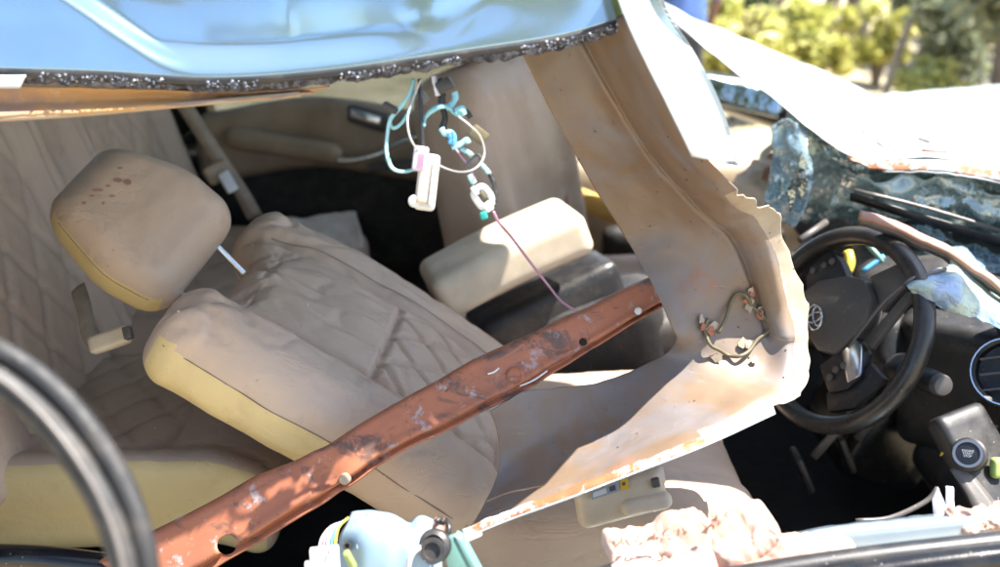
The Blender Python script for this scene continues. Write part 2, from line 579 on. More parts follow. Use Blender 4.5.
g.l(tr.outputs[0], ms.inputs[1]); g.l(gl.outputs[0], ms.inputs[2]); g.l(ms.outputs[0], g.out.inputs[0])
M['tint'] = g.m
g = G('bottle_plastic')
g.col((0.24, 0.35, 0.45)).set(Roughness=0.28, Subsurface_Weight=0.35, Subsurface_Radius=(0.03, 0.04, 0.05))
g.bump(g.noise(10, 4), 0.2, 0.004); M['bottle'] = g.m
g = G('mirror_glass'); g.col((0.30, 0.36, 0.38)).set(Metallic=1.0, Roughness=0.06); g.bump(g.noise(16, 4), 0.5, 0.01); M['mirror'] = g.m

def leaf_mat(name, c1, c2, c3):
    g = G(name)
    c = g.mix(g.ramp(g.noise(1.6, 3), [(0.38, 0), (0.62, 1)]), c1, c2)
    c = g.mix(g.ramp(g.noise(9, 3), [(0.5, 0), (0.7, 0.8)]), c, c3)
    g.col(c).set(Roughness=0.55)
    tl = g.n('ShaderNodeBsdfTranslucent'); g.l(c, tl.inputs[0])
    ms = g.n('ShaderNodeMixShader'); ms.inputs[0].default_value = 0.35
    g.l(g.b.outputs[0], ms.inputs[1]); g.l(tl.outputs[0], ms.inputs[2]); g.l(ms.outputs[0], g.out.inputs[0])
    return g.m
M['leaf_y'] = leaf_mat('yellow_green_leaf', (0.46, 0.46, 0.12), (0.52, 0.49, 0.16), (0.30, 0.34, 0.09))
M['leaf_g'] = leaf_mat('green_leaf', (0.18, 0.25, 0.09), (0.24, 0.29, 0.11), (0.12, 0.17, 0.06))
M['leaf_d'] = leaf_mat('dull_leaf', (0.19, 0.22, 0.13), (0.25, 0.26, 0.16), (0.13, 0.15, 0.09))
g = G('bark')
mp = g.n('ShaderNodeMapping'); mp.inputs['Scale'].default_value = (6, 6, 1); g.l(g.tc, mp.inputs[0])
c = g.mix(g.ramp(g.noise(3, 6, 0.7, vec=mp.outputs[0]), [(0.4, 0), (0.6, 1)]), (0.12, 0.09, 0.07), (0.22, 0.18, 0.145))
g.col(c).set(Roughness=0.9); g.bump(g.noise(6, 6, 0.7, vec=mp.outputs[0]), 0.8, 0.02); M['bark'] = g.m
g = G('pale_bark')
c = g.mix(g.ramp(g.noise(4, 6, 0.7), [(0.4, 0), (0.6, 1)]), (0.40, 0.35, 0.30), (0.28, 0.22, 0.19))
g.col(c).set(Roughness=0.85); M['pale_bark'] = g.m
g = G('dry_ground')
c = g.mix(g.ramp(g.noise(0.7, 8, 0.65), [(0.40, 0), (0.60, 1)]), (0.36, 0.285, 0.19), (0.43, 0.36, 0.25))
c = g.mix(g.ramp(g.noise(2.2, 8, 0.7), [(0.50, 0), (0.64, 0.8)]), c, (0.17, 0.18, 0.07))
c = g.mix(g.ramp(g.noise(25, 6, 0.7), [(0.55, 0), (0.7, 0.7)]), c, (0.22, 0.16, 0.10))
g.col(c).set(Roughness=0.95); g.bump(g.noise(12, 8, 0.7), 0.6, 0.05); M['ground'] = g.m
g = G('blue_cloth'); g.col(g.mix(g.noise(20, 4), (0.06, 0.12, 0.34), (0.09, 0.17, 0.42))).set(Roughness=0.85); M['cloth'] = g.m
g = G('trouser_cloth'); g.col((0.04, 0.04, 0.05)).set(Roughness=0.9); M['trouser'] = g.m
g = G('skin'); g.col((0.16, 0.085, 0.055)).set(Roughness=0.5, Subsurface_Weight=0.1); M['skin'] = g.m
g = G('hair'); g.col((0.012, 0.01, 0.01)).set(Roughness=0.8); M['hair'] = g.m

# ------------------------------------------------------------------ the setting
def make_ground():
    rng = [-300, -120, -50, -20, -8, -3, 0, 3, 8, 14, 20, 30, 50, 120, 300]
    vs = [Vector((x, y + 6, 0.05 * nz((x, y, 0), 0.13) if abs(x) < 60 else 0)) for y in rng for x in rng]
    n = len(rng)
    fs = [(i * n + j, i * n + j + 1, (i + 1) * n + j + 1, (i + 1) * n + j) for i in range(n - 1) for j in range(n - 1)]
    o = link('ground', mesh_from(vs, fs), M['ground'])
    tag(o, 'dry sunlit ground with patchy grass around the wreck', None, kind='structure')
make_ground()

def leaves(center, rad, n, size, clumps, flat=0.8, rnd=random):
    vs, fs = [], []
    cs = []
    for k in range(clumps):
        d = Vector((rnd.gauss(0, 1), rnd.gauss(0, 1), rnd.gauss(0, 1))).normalized() * (rnd.random() ** 0.5)
        cs.append((Vector((d.x * rad[0], d.y * rad[1], d.z * rad[2])) * 0.8, rnd.uniform(0.22, 0.42)))
    for k in range(n):
        c, cr_ = cs[k % clumps]
        d = Vector((rnd.gauss(0, 1), rnd.gauss(0, 1), rnd.gauss(0, 1))).normalized() * (rnd.random() ** 0.4)
        p = center + c + Vector((d.x * rad[0], d.y * rad[1], d.z * rad[2] * flat)) * cr_
        a = Vector((rnd.gauss(0, 1), rnd.gauss(0, 1), rnd.gauss(0, .6))).normalized()
        b = a.orthogonal().normalized()
        b.rotate(Matrix.Rotation(rnd.uniform(0, 6.28), 3, a))
        s = size * rnd.uniform(.6, 1.35)
        i = len(vs)
        vs += [p - a * s, p + b * s * .42, p + a * s, p - b * s * .42]
        fs.append((i, i + 1, i + 2, i + 3))
    return mesh_from(vs, fs)

def shrub(x, y, h, w, mat, label, seed, group='shrubs on the slope'):
    rnd = random.Random(seed)
    t = thing('shrub', label, 'shrub', (x, y, 0), group)
    st = []
    for k in range(5):
        a = rnd.uniform(0, 6.28)
        tip = Vector((x + math.cos(a) * w * .4, y + math.sin(a) * w * .4, h * rnd.uniform(.6, .85)))
        tube('stem', [Vector((x, y, -.05)), Vector((x, y, h * .3)).lerp(tip, .3), tip], [.03, .012], M['bark'], t, 6, 4)
    link('foliage', leaves(Vector((x, y, h * .52)), (w * .50, w * .50, h * .46), 1300, .05 + .02 * h, 18, rnd=rnd), mat, t, False)
    return t

def tree(x, y, h, tr, cw, ch, cz, mat, label, seed, lean=(0, 0), bark='bark', n=3600, group='trees behind the wreck', leafs=.13):
    rnd = random.Random(seed)
    t = thing('tree', label, 'tree', (x, y, 0), group)
    top = Vector((x + lean[0], y + lean[1], h * .8))
    base = Vector((x, y, -.1))
    mid = base.lerp(top, .5) + Vector((rnd.uniform(-.2, .2), rnd.uniform(-.2, .2), 0))
    trk = tube('trunk', [base, mid, top], [tr * 1.25, tr, tr * .7, tr * .35], M[bark], t, 10, 8)
    for k in range(6):
        f = rnd.uniform(.35, .9)
        s = base.lerp(mid, f * 2) if f < .5 else mid.lerp(top, f * 2 - 1)
        a = rnd.uniform(0, 6.28)
        e = s + Vector((math.cos(a) * cw * .6, math.sin(a) * cw * .6, rnd.uniform(.3, .35 * h * .6)))
        tube('limb', [s, s.lerp(e, .5) + Vector((0, 0, .1)), e], [tr * .4, tr * .22, tr * .08], M[bark], trk, 6, 5)
    if n:
        link('crown', leaves(Vector((top.x, top.y, cz)), (cw, cw, ch), n, leafs, 34, rnd=rnd), mat, t, False)
    return t

SH = [
    (2.05, 8.6, 1.35, 1.1, 'leaf_y', 'yellow-green rounded shrub next to the person in blue'),
    (2.75, 9.2, 1.05, .9, 'leaf_y', 'low lime shrub with open branches on pale dry soil'),
    (3.3, 10.2, 1.15, 1.0, 'leaf_y', 'bright lime shrub in front of a slim grey trunk'),
    (4.05, 10.6, .95, .9, 'leaf_y', 'small sunlit shrub below the pale leaning branch'),
    (3.55, 8.2, .55, .7, 'leaf_y', 'squat yellow shrub just above the white metal sheet'),
    (3.75, 8.7, .6, .7, 'leaf_y', 'golden low shrub beside the dark leafy tree'),
    (5.6, 13.0, 1.7, 1.5, 'leaf_d', 'dull grey-green bush among the trunks'),
    (3.9, 14.5, 1.5, 1.4, 'leaf_g', 'deep green bush in the shade of the trees'),
    (2.4, 14.0, 1.5, 1.5, 'leaf_g', 'broad green bush behind the yellow shrubs'),
    (7.2, 15.0, 2.2, 1.8, 'leaf_d', 'tall dull bush at the foot of the far trees'),
    (1.2, 12.5, 1.4, 1.2, 'leaf_g', 'green bush behind the person in blue'),
    (4.35, 9.4, 1.5, 1.1, 'leaf_d', 'scrubby grey bush under the dark leafy tree'),
    (4.6, 17.0, 2.0, 2.0, 'leaf_y', 'pale sunlit bush far between the trunks'),
    (8.6, 18.0, 2.4, 2.2, 'leaf_g', 'large green bush in the far row'),
    (1.0, 17.5, 2.0, 2.0, 'leaf_g', 'dense bush closing the view behind the shrubs'),
]
for i, s in enumerate(SH):
    shrub(*s[:4], M[s[4]], s[5], 100 + i)
TR = [
    (3.9, 12.0, 7.5, .085, 1.7, 1.5, 5.4, 'leaf_g', 'slim dark-trunked tree behind the lime shrubs', (.3, .2)),
    (4.6, 12.6, 7.0, .075, 1.6, 1.5, 5.0, 'leaf_g', 'straight young tree with a brown trunk in the middle of the row', (-.2, .3)),
    (5.4, 15.5, 8.5, .14, 2.2, 2.0, 5.9, 'leaf_d', 'thick-trunked tree standing farthest back', (.4, 0)),
    (2.9, 15.8, 8.0, .12, 2.0, 1.8, 5.6, 'leaf_g', 'tree with a forked grey trunk behind the broad green bush', (-.3, 0)),
    (7.2, 12.2, 6.5, .11, 2.0, 2.2, 3.4, 'leaf_g', 'bushy tree with low hanging green boughs', (0, 0)),
]
for i, s in enumerate(TR):
    tree(*s[:7], M[s[7]], s[8], 300 + i, s[9])
tree(4.2, 8.2, 3.6, .07, .85, .95, 1.5, M['leaf_d'], 'dark leafy tree whose low crown reaches over the white sheet', 411, (.1, .1), n=3200, leafs=.075)
# the pale bare leaning trunk
t = thing('bare_tree', 'pale bare dead tree leaning among the shrubs', 'tree', (3.75, 9.6, 0))
tk = tube('trunk', [(3.75, 9.6, -.1), (3.95, 9.7, .7), (4.25, 9.8, 1.25), (4.75, 9.9, 2.0), (5.1, 10, 2.9)], [.045, .035, .024, .010], M['pale_bark'], t, 8, 5)
tube('limb', [(4.25, 9.8, 1.25), (4.3, 9.6, 1.7), (4.15, 9.5, 2.3)], [.035, .012], M['pale_bark'], tk, 7, 4)
tube('limb', [(4.05, 9.72, .9), (3.85, 9.6, 1.4), (3.85, 9.5, 2.2)], [.03, .012], M['pale_bark'], tk, 7, 4)
# trees on the photographer's side, mirrored in the roof
tree(-2.9, -6.2, 10.5, .18, 2.3, 2.6, 7.8, M['leaf_d'], 'tall tree across from the wreck with a wide olive crown', 501, (.6, .2), n=4500, leafs=.2, group='trees across from the wreck')
tree(3.4, -7.2, 11.0, .2, 2.4, 2.6, 8.4, M['leaf_g'], 'tall tree across from the wreck with a dark trunk', 502, (-.5, .2), n=4500, leafs=.2, group='trees across from the wreck')

tree(-.6, -7.6, 8.0, .16, 2.2, 2.4, 4.9, M['leaf_y'], 'broad tree across from the wreck with a low yellow-green crown', 503, (.3, 0), n=4500, leafs=.2, group='trees across from the wreck')
# ------------------------------------------------------------------ the wrecked car
CAR = thing('wrecked_car', 'silver car cut open along its side, showing beige leather seats and steering wheel', 'car', (0.1, 2.0, 0))

# roof: outer skin peeled up, lower edge seen from outside
LOWE = [(-820, 40), (-430, 52), (-200, 60), (-60, 66), (0, 69), (100, 72), (215, 78), (330, 70), (470, 50), (560, 36), (616, 20)]  # leftmost points are out of view, added to darken the rear seat
def low(off=0.0, d=1.15, dd=0.0):
    return [P(u, v + off, d + dd + 0.00005 * max(0, u - 300)) for u, v in LOWE]
edge = low()
ROWS = [(0, 0), (.010, .045), (.026, .10), (.060, .15), (.12, .200), (.17, .222), (.30, .25), (.6, .29), (.80, .298), (1.02, .30), (1.5, .26), (1.74, .10)]
FX = [0, 0, .10, .20, .36, .86, .94, .30, .20, .36, .42, .42]      # unseen front edge, shaped to shade the seats and sun the armrest
rows = []
for (dy, dz), fx in zip(ROWS, FX):
    r = []
    for k, e in enumerate(edge):
        f = sm(k / (len(edge) - 1), .6, 1)
        r.append(e + Vector((fx * f, dy, dz)))
    rows.append(r)
xk = edge[6].x
def roof_warp(s, t, co):
    y0 = co.z - 1.42
    # crease running up and back from the kink in the lower edge
    cx = xk - 0.02 - y0 * 1.25 - y0 * y0 * 1.5
    dx = co.x - cx
    push = 0.028 * sm(dx, -.012, .03) * (1 - sm(dx, .12, .5)) * sm(s, 0.0, .10) * (1 - sm(s, .5, .8))
    w = (0.008 * fbm(co, 3.4, 2, 3.3) + 0.016 * abs(nz(co, 5.0, 1.3)) - 0.006 * abs(nz(co, 11, 4.3))) * sm(s, 0, .12) * (0.4 + 1.0 * sm(co.x, -.35, -.1))
    return co + Vector((0, push + w, -push * .4))
roof = sheet('roof', rows, M['paint'], CAR, 30, 14, 0.0016, roof_warp)
tag(roof, 'dented glossy silver roof panel, sky blue put into its paint')
tube('drip_seal', [p + Vector((0, .002, -.004)) for p in low()], .0055, M['rubber'], roof, 8, 8)
def seal_w(s, t, co):
    return co + Vector((0, .004, .004)) * fbm(co, 60, 4)
sheet('sealant_strip', [low(3, dd=.004), low(7, dd=.004), low(13, dd=.010)], M['sealant'], roof, 40, 5, .003, seal_w)
# glass crumbs stuck to the sealant
def crumbs(n, seed):
    rnd = random.Random(seed)
    a, b = spl(low(4, dd=-.002), 30), spl(low(11, dd=.006), 30)
    vs, fs = [], []
    for k in range(n):
        i = rnd.randrange(80, len(a) - 1)
        if nz(a[i], 14) < -.12:
            continue
        p = a[i].lerp(b[i], rnd.random() ** 1.2) + Vector((rnd.uniform(-.004, .004), rnd.uniform(-.004, .002), rnd.uniform(-.002, .002)))
        s = rnd.uniform(.0004, .0013)
        m = Matrix.Rotation(rnd.uniform(0, 6), 3, Vector((rnd.random(), rnd.random(), rnd.random())).normalized())
        o = len(vs)
        for q in ((-1, -1, -1), (1, -1, -1), (1, 1, -1), (-1, 1, -1), (-1, -1, 1), (1, -1, 1), (1, 1, 1), (-1, 1, 1)):
            vs.append(p + m @ Vector(q) * s)
        for f in ((0, 1, 2, 3), (7, 6, 5, 4), (0, 4, 5, 1), (1, 5, 6, 2), (2, 6, 7, 3), (3, 7, 4, 0)):
            fs.append(tuple(o + x for x in f))
    return mesh_from(vs, fs)
cb = link('glass_crumbs', crumbs(800, 5), M['crumb'], roof, False)
cb['kind'] = 'stuff'
sheet('paint_flake', [[P(-40, 74, 1.14), P(0, 75, 1.14), P(26, 75, 1.14)], [P(-40, 86, 1.14), P(0, 88, 1.14), P(20, 88, 1.14)]], M['paint_lit'], roof, 5, 4, .002)
# headliner edge
hl_t = [(-80, 84), (0, 85), (80, 87), (160, 90), (240, 92), (330, 86)]
hl_b = [(-80, 124), (0, 119), (80, 114), (160, 107), (190, 104), (300, 94)]
sheet('headliner', [[P(u, v, 1.17) for u, v in hl_t], [P((a[0] + b[0]) / 2, (a[1] + b[1]) / 2, 1.18) for a, b in zip(hl_t, hl_b)], [P(u, v, 1.17) for u, v in hl_b], [P(u, v - 10, 1.33) for u, v in hl_b]], M['liner'], roof, 14, 6, .002, lambda s, t, co: co + Vector((0, .003, .002)) * fbm(co, 25, 4))
tube('headliner_lip', [P(u, v, 1.165) for u, v in hl_b], .0035, M['beige'], roof, 6, 8)

# front part of the roof folded down across the windscreen
top = [(640, -6, 2.55), (672, 8, 2.57), (700, 22, 2.6), (760, 46, 2.7), (825, 74, 2.75), (878, 92, 2.75), (940, 91, 2.8), (1000, 84, 2.95), (1080, 90, 3.0), (1240, 70, 2.8)]
mid = [(648, 2, 2.35), (676, 24, 2.32), (705, 44, 2.3), (760, 80, 2.25), (820, 108, 2.2), (890, 126, 2.2), (950, 132, 2.2), (1010, 136, 2.2), (1090, 150, 2.2), (1260, 160, 2.05)]
bot = [(655, 9, 2.2), (697, 42, 2.12), (742, 76, 2.06), (800, 121, 1.98), (850, 157, 1.92), (880, 160, 1.90), (945, 160, 1.87), (1010, 172, 1.84), (1120, 200, 1.66), (1260, 230, 1.42)]  # last columns lie out of view, added to shade dash and shred
lip = [(u, v + 2, d + .0) for u, v, d in bot[:5]] + [(884, 170, 1.90), (945, 171, 1.87), (1010, 184, 1.84), (1120, 214, 1.66), (1260, 246, 1.42)]
def fold_warp(s, t, co):
    ridge = -.012 * math.exp(-((t - (.55 + .3 * s)) / .02) ** 2)
    return co + Vector((0, 0, .007 * fbm(co, 5, 4, 9) + .008 * abs(nz(co, 9, 2)) + ridge))
fold = sheet('folded_roof', [[P(*q) for q in r] for r in (top, mid, bot)], M['paint_lit'], CAR, 10, 12, .002, fold_warp)
tag(fold, 'sunlit white roof sheet folded down over the windscreen')
rn = random.Random(3)
def lip_w(s, t, co):
    return co + Vector((0, 0, -.006 * max(0, fbm(co, 30, 3)) * s))
sheet('torn_edge', [[P(u, v + .6, d - .003) for u, v, d in bot[4:]], [P(u, v, d - .01) for u, v, d in lip[4:]]], M['chip'], fold, 16, 5, .002, lip_w)
sheet('hem', [[P(u, v + 8, d + .0) for u, v, d in bot[5:]], [P(u, v + 2, d - .012) for u, v, d in lip[5:]]], M['paint_lit'], fold, 16, 3, .002, lip_w)

# windscreen, cracked, hanging below the folded sheet
ws = sheet('windscreen', [[P(787, 118, 2.05), P(830, 148, 1.99), P(880, 166, 1.94), P(950, 168, 1.93), P(1040, 186, 1.92)],
                          [P(778, 160, 2.1), P(830, 178, 2.08), P(880, 190, 2.06), P(950, 200, 2.04), P(1040, 215, 2.0)],
                          [P(762, 215, 2.15), P(830, 225, 2.15), P(880, 232, 2.12), P(950, 255, 2.08), P(1040, 280, 2.05)]],
           M['glass'], CAR, 22, 18, .003, lambda s, t, co: co + Vector((.3, 1, .6)) * (.03 * fbm(co, 7, 3, 2) + .018 * abs(nz(co, 22, 1)) + .012 * abs(nz(co, 45, 3))))
tag(ws, 'shattered tinted windscreen')
tube('wiper_arm', [P(854, 190, 1.9), P(930, 209, 1.88), P(1040, 243, 1.85)], .0042, M['graphite'], CAR, 6, 3)
sheet('wiper_blade', [[P(850, 193, 1.92), P(1040, 249, 1.88)], [P(850, 200, 1.94), P(1040, 259, 1.90)]], M['rubber'], CAR, 4, 1, .004)
hg = sheet('hanging_glass', [[P(770, 128, 2.0), P(788, 118, 1.99), P(806, 128, 1.98)], [P(772, 165, 2.02), P(790, 160, 1.98), P(812, 168, 1.96)], [P(766, 200, 2.02), P(786, 205, 1.99), P(804, 210, 1.97)], [P(768, 222, 2.04), P(784, 228, 2.0), P(796, 226, 1.99)]], M['frost'], ws, 9, 9, .003, lambda s, t, co: co + Vector((.6, 1, .3)) * (.03 * fbm(co, 14, 3, 7) + .014 * abs(nz(co, 40, 2))))
hg2 = sheet('hanging_glass', [[P(905, 232, 1.95), P(940, 240, 1.94), P(985, 252, 1.92), P(1030, 262, 1.9)], [P(900, 240, 1.9), P(940, 250, 1.88), P(985, 264, 1.86), P(1030, 276, 1.85)], [P(925, 252, 1.86), P(950, 262, 1.84), P(990, 276, 1.82), P(1030, 290, 1.82)]], M['frost'], ws, 9, 9, .003, lambda s, t, co: co + Vector((.3, .5, 1)) * (.02 * fbm(co, 14, 3, 9) + .012 * abs(nz(co, 40, 2))))
hg3 = sheet('hanging_glass', [[P(845, 172, 1.93), P(880, 178, 1.92), P(930, 180, 1.91), P(980, 190, 1.90), P(1030, 198, 1.89)], [P(835, 190, 1.96), P(880, 198, 1.94), P(930, 206, 1.93), P(980, 216, 1.92), P(1030, 224, 1.91)], [P(830, 206, 1.98), P(870, 212, 1.97), P(930, 226, 1.95), P(980, 236, 1.94), P(1030, 246, 1.93)]], M['glass'], ws, 9, 9, .003, lambda s, t, co: co + Vector((.3, .8, .6)) * (.035 * fbm(co, 12, 3, 5) + .014 * abs(nz(co, 40, 2))))
# glass shards lying loose on the dashboard
for k, q in enumerate([[(797, 172), (801, 152), (808, 168), (806, 190), (801, 200), (797, 188)], [(787, 192), (792, 178), (795, 196), (790, 214)], [(905, 236), (960, 250), (985, 262), (940, 258)], [(870, 222), (905, 228), (890, 236), (868, 232)]]):
    d = 1.98 if k < 2 else 2.0
    prism('glass_shard', [P(u, v, d + .0006 * (v - 200)) for u, v in q], Vector((.1, -.4, .6)).normalized(), .004, M['mirror'], ws)

# --- seats
Lb = Vector((.48, -.02, -.31)).normalized()
Wb = Vector((.21, .48, -.065)).normalized()
def groove(d, w, depth):
    return -depth * math.exp(-(d / w) ** 2)
def back_def(p):
    x, y, z = p
    if z > -.02:
        k = sm(z, -.02, .045)
        ay = abs(y)
        h = (.040 if y < 0 else .016) * sm(ay, .125, .19) * (1 - .45 * sm(ay, .20, .27)) + .022 * math.cos(min(1.5, ay * 8)) * math.cos(x * 4)
        top_f = sm(-x, .12, .27)
        h += groove(ay - (.135 + .02 * top_f), .011, (.020 + .012 * top_f) * (1 if y < 0 else .55))
        h += groove(x - .03, .006, .010) * (1 - sm(ay, .12, .135))
        if x > .03 and ay < .135:
            q = .115
            for sgn in (1, -1):
                dd = ((x - .03) + sgn * y * 1.35) % q
                dd = min(dd, q - dd)
                h += groove(dd, .008, .009)
            h += .005
        # slack wrinkles near the headrest holes
        h -= .016 * math.exp(-(((x + .25) / .05) ** 2 + ((ay - .075) / .05) ** 2))
        h += .011 * fbm((x * 1.0, y * 2.2, 0), 7, 4, 5) * (.6 + top_f)
        h -= .006 * max(0, 1 - abs(nz((x, y * 1.6, 0), 9, 4)) * 7) * (.35 + top_f)
        z += h * k
    # side bulge and taper to the shoulders
    x += .055 * sm(-x, .17, .295) * (1 - sm(abs(y), .09, .19))
    tp = 1 - .04 * sm(-x, .1, .3)
    y *= tp
    z += .028 * math.cos(x * 4.5) * 1.0
    if y < -.2:
        y += .004 * fbm((x * 2, z * 3, 0), 6, 3, 8)
        y -= .02 * math.sin((x + .28) * 5.6) * 0.6
    return Vector((x, y, z))
def side_cream(s, c):
    return 1 if s == 1 else 0
C_BK = Vector((-.27, 1.56, .868))
def seat_seam(name, frame, pts, parent, r=.0016):
    return tube(name, [frame(*p) for p in pts], r, M['ink'], parent, 5, 5)
# front seat on the near side: cushion is the part, the rest hangs on it
def cush_def(p):
    x, y, z = p
    if z > 0:
        h = .022 * sm(abs(y), .12, .17) - .012 * math.exp(-((abs(y) - .13) / .012) ** 2) + .012 * math.cos(x * 5)
        h += .004 * fbm((x, y, 0), 10, 4)
        z += h
    z += -.02 * sm(x, .12, .27)
    return Vector((x, y, z))
seat1 = pad('front_seat', Vector((.155, 1.56, .645)), Vector((1, 0, .06)), Vector((0, 1, 0)), (.27, .255, .085), .055, [M['leather'], M['leather']], CAR, cush_def, (34, 34, 10))
tag(seat1, 'beige leather driver seat with its back thrown flat')
bk = pad('backrest', C_BK, Lb, Wb, (.295, .27, .058), .052, [M['leather'], M['cream']], seat1, back_def, (150, 130, 14), lambda s, c: 1 if s == 1 and c.x < .06 and c.z < .020 else 0)
fr = local(C_BK, Lb, Wb)
seamp = []
for k in range(13):
    x = -.27 + .54 * k / 12
    v = back_def(rb((x, -.2705, .0168), (.295, .27, .058), .052))
    seamp.append((v.x, v.y, v.z))
seat_seam('seam', fr, seamp, bk) if False else put(tube('seam', [fr(*p) for p in seamp], .0011, M['thread'], None, 5, 4), seat1)
seamp = []
for k in range(13):
    x = -.25 + .52 * k / 12
    v = back_def(Vector((x, .155, .062)))
    seamp.append((v.x, v.y, v.z + .0005))
put(tube('seam', [fr(*p) for p in seamp], .0010, M['thread'], None, 5, 4), seat1)
# headrest
Lh = (P(230, 225, 1.72) - P(132, 150, 1.80)).normalized()
HX = P(190, 294, 1.65) - P(102, 178, 1.66)
HY = P(178, 190, 1.745) - P(106, 272, 1.60)
HY = P(180, 192, 1.73) - P(108, 276, 1.61)
HX = HX - HY.normalized() * HX.dot(HY.normalized())
def head_def(p):
    x, y, z = p
    z += .018 * math.cos(x / .11 * 1.2) * math.cos(y / .15 * 1.2) * (1 if z > 0 else -.3)
    y *= 1 - .05 * sm(x, .02, .12) - .32 * sm(-x, -.03, .14)
    if z > 0:
        z += .003 * fbm((x, y, 0), 14, 4)
    return Vector((x, y, z))
C_HD = P(139, 225, 1.66)
hr = pad('headrest', C_HD, HX, HY, (.126, .126, .056), .050, [M['leather'], M['cream']], seat1, head_def, (40, 44, 16), lambda s, c: 1 if s == 1 and c.z < .024 else 0)
fh = local(C_HD, HX, HY)
seamp = []
for k in range(11):
    x = -.095 + .19 * k / 10
    v = head_def(rb((x, -.1265, .0212), (.126, .126, .056), .050))
    seamp.append((v.x, v.y, v.z))
put(tube('seam', [fh(*p) for p in seamp], .0010, M['thread'], None, 5, 4), seat1)
for yy_ in (-.062, .062):
    a, b = fh(.085, yy_, -.006), fr(-.215, yy_ * 1.15, .012)
    put(tube('headrest_post', [a, a.lerp(b, .33), a.lerp(b, .66), b], .0052, M['chrome'], None, 10, 2), seat1)
    put(lathe('post_guide', fr(-.238, yy_ * 1.15, .020), (a - b), [(.013, -.01), (.013, .002), (.010, .006), (.006, .006)], M['beige'], None, 16), seat1)

# passenger seat beyond
Lp = Vector((.20, .0, -.95)).normalized()
def pas_def(p):
    x, y, z = p
    z += .03 * math.cos(x * 3.2) + .02 * sm(abs(y), .12, .2) * (1 if z > 0 else 0)
    z += .012 * fbm((x, y, z), 5, 3, 4)
    y *= 1 - .15 * sm(-x, .1, .3)
    return Vector((x, y, z))
seat2 = pad('front_seat', Vector((.28, 2.44, .60)), Vector((1, 0, .05)), Vector((0, 1, 0)), (.27, .25, .09), .06, [M['leather'], M['leather']], CAR, cush_def, (30, 30, 10))
tag(seat2, 'upright beige leather passenger seat')
pad('backrest', Vector((-.01, 2.46, .97)), Lp, Vector((.48, .88, .1)), (.33, .25, .10), .085, [M['leather'], M['leather']], seat2, pas_def, (50, 36, 16))
pad('headrest', Vector((-.11, 2.44, 1.39)), Lp, Vector((0, 1, 0)), (.09, .13, .06), .05, [M['leather'], M['leather']], seat2, head_def, (20, 24, 12))

# rear bench
def rear_c(p):
    x, y, z = p
    if z > 0:
        yy = y - .0
        for c in (-.42, .36):
            w = .20
            q = abs(yy - c)
            z += .020 * sm(q, w - .02, w + .08)
            z += groove(q - w, .006, .010)
            z += groove(x - .10, .006, .010) * (1 - sm(q, w, w + .02))
            if q < w and x < .10:
                for sgn in (1, -1):
                    dd = (x + sgn * (yy - c) * .8) % .11
                    dd = min(dd, .11 - dd)
                    z += groove(dd, .006, .006)
        z += .005 * fbm((x, y, 0), 8, 4, 1)
    z -= .03 * sm(x, .16, .27)
    return Vector((x, y, z))
C_RC = Vector((-.66, 2.08, .675))
rear = pad('rear_seat', C_RC, Vector((1, 0, .04)), Vector((0, 1, 0)), (.275, .69, .075), .045, [M['leather'], M['cream']], CAR, rear_c, (56, 150, 12), side_cream)
tag(rear, 'quilted brown leather rear bench')
Lr = Vector((.30, 0, -.95)).normalized()
def rear_b(p):
    x, y, z = p
    if z > 0:
        for c in (-.36, .36):
            q = abs(y - c)
            w = .19
            z += .018 * sm(q, w - .01, w + .07) * (1 - sm(q, .27, .34))
            z += groove(q - w, .006, .009)
            if q < w:
                for sgn in (1, -1):
                    dd = (x * .62 + sgn * (y - c)) % .125
                    dd = min(dd, .125 - dd)
                    z += groove(dd, .007, .008)
        z += groove(abs(y) - .10, .007, .009)
        z += .006 * fbm((x, y, 0), 7, 4, 6)
    return Vector((x, y, z))
pad('backrest', Vector((-.99, 2.06, 1.03)), Lr, Vector((0, 1, 0)), (.37, .70, .08), .05, [M['leather'], M['leather']], rear, rear_b, (70, 150, 10))
fq = local(C_RC, Vector((1, 0, .04)), Vector((0, 1, 0)))
put(tube('seam', [fq(x, -.678, .050 + .004 * math.cos(x * 6)) - Vector((0, .0, .03 * sm(x, .16, .27))) for x in [-.25 + .05 * k for k in range(11)]], .0010, M['thread'], None, 5, 3), rear)
# seat belt on the rear bench, far side
belt = sheet('seat_belt', [[P(172, 100, 2.50), P(205, 150, 2.50), P(232, 190, 2.52), P(248, 220, 2.6)], [P(190, 100, 2.50), P(222, 150, 2.50), P(246, 186, 2.52), P(262, 214, 2.6)]], M['belt'], CAR, 6, 1, .003)
block('belt_tongue', P(228, 182, 2.47), P(240, 200, 2.49) - P(222, 170, 2.47), P(236, 172, 2.49) - P(220, 186, 2.47), (.055, .03, .012), M['white'], belt, .004)
pad('belt_guide', P(218, 172, 2.49), P(240, 200, 2.49) - P(222, 170, 2.47), P(236, 172, 2.49) - P(220, 186, 2.47), (.025, .034, .012), .011, [M['beige']], belt, None, (10, 12, 6))
# buckles tucked between rear cushion and back, near side
bu = pad('buckle', P(110, 340, 1.62), P(140, 330, 1.62) - P(95, 345, 1.62), Vector((0, .5, .8)), (.036, .016, .011), .009, [M['ivory']], CAR, None, (14, 10, 6))
block('release_button', P(128, 333, 1.598), P(140, 330, 1.62) - P(95, 345, 1.62), Vector((0, .5, .8)), (.014, .022, .014), M['graphite'], bu, .003)
tube('belt_strap', [P(98, 346, 1.63), P(88, 330, 1.66), P(84, 308, 1.70), P(78, 288, 1.74)], .016, M['belt'], bu, 8, 5, flat=.25)

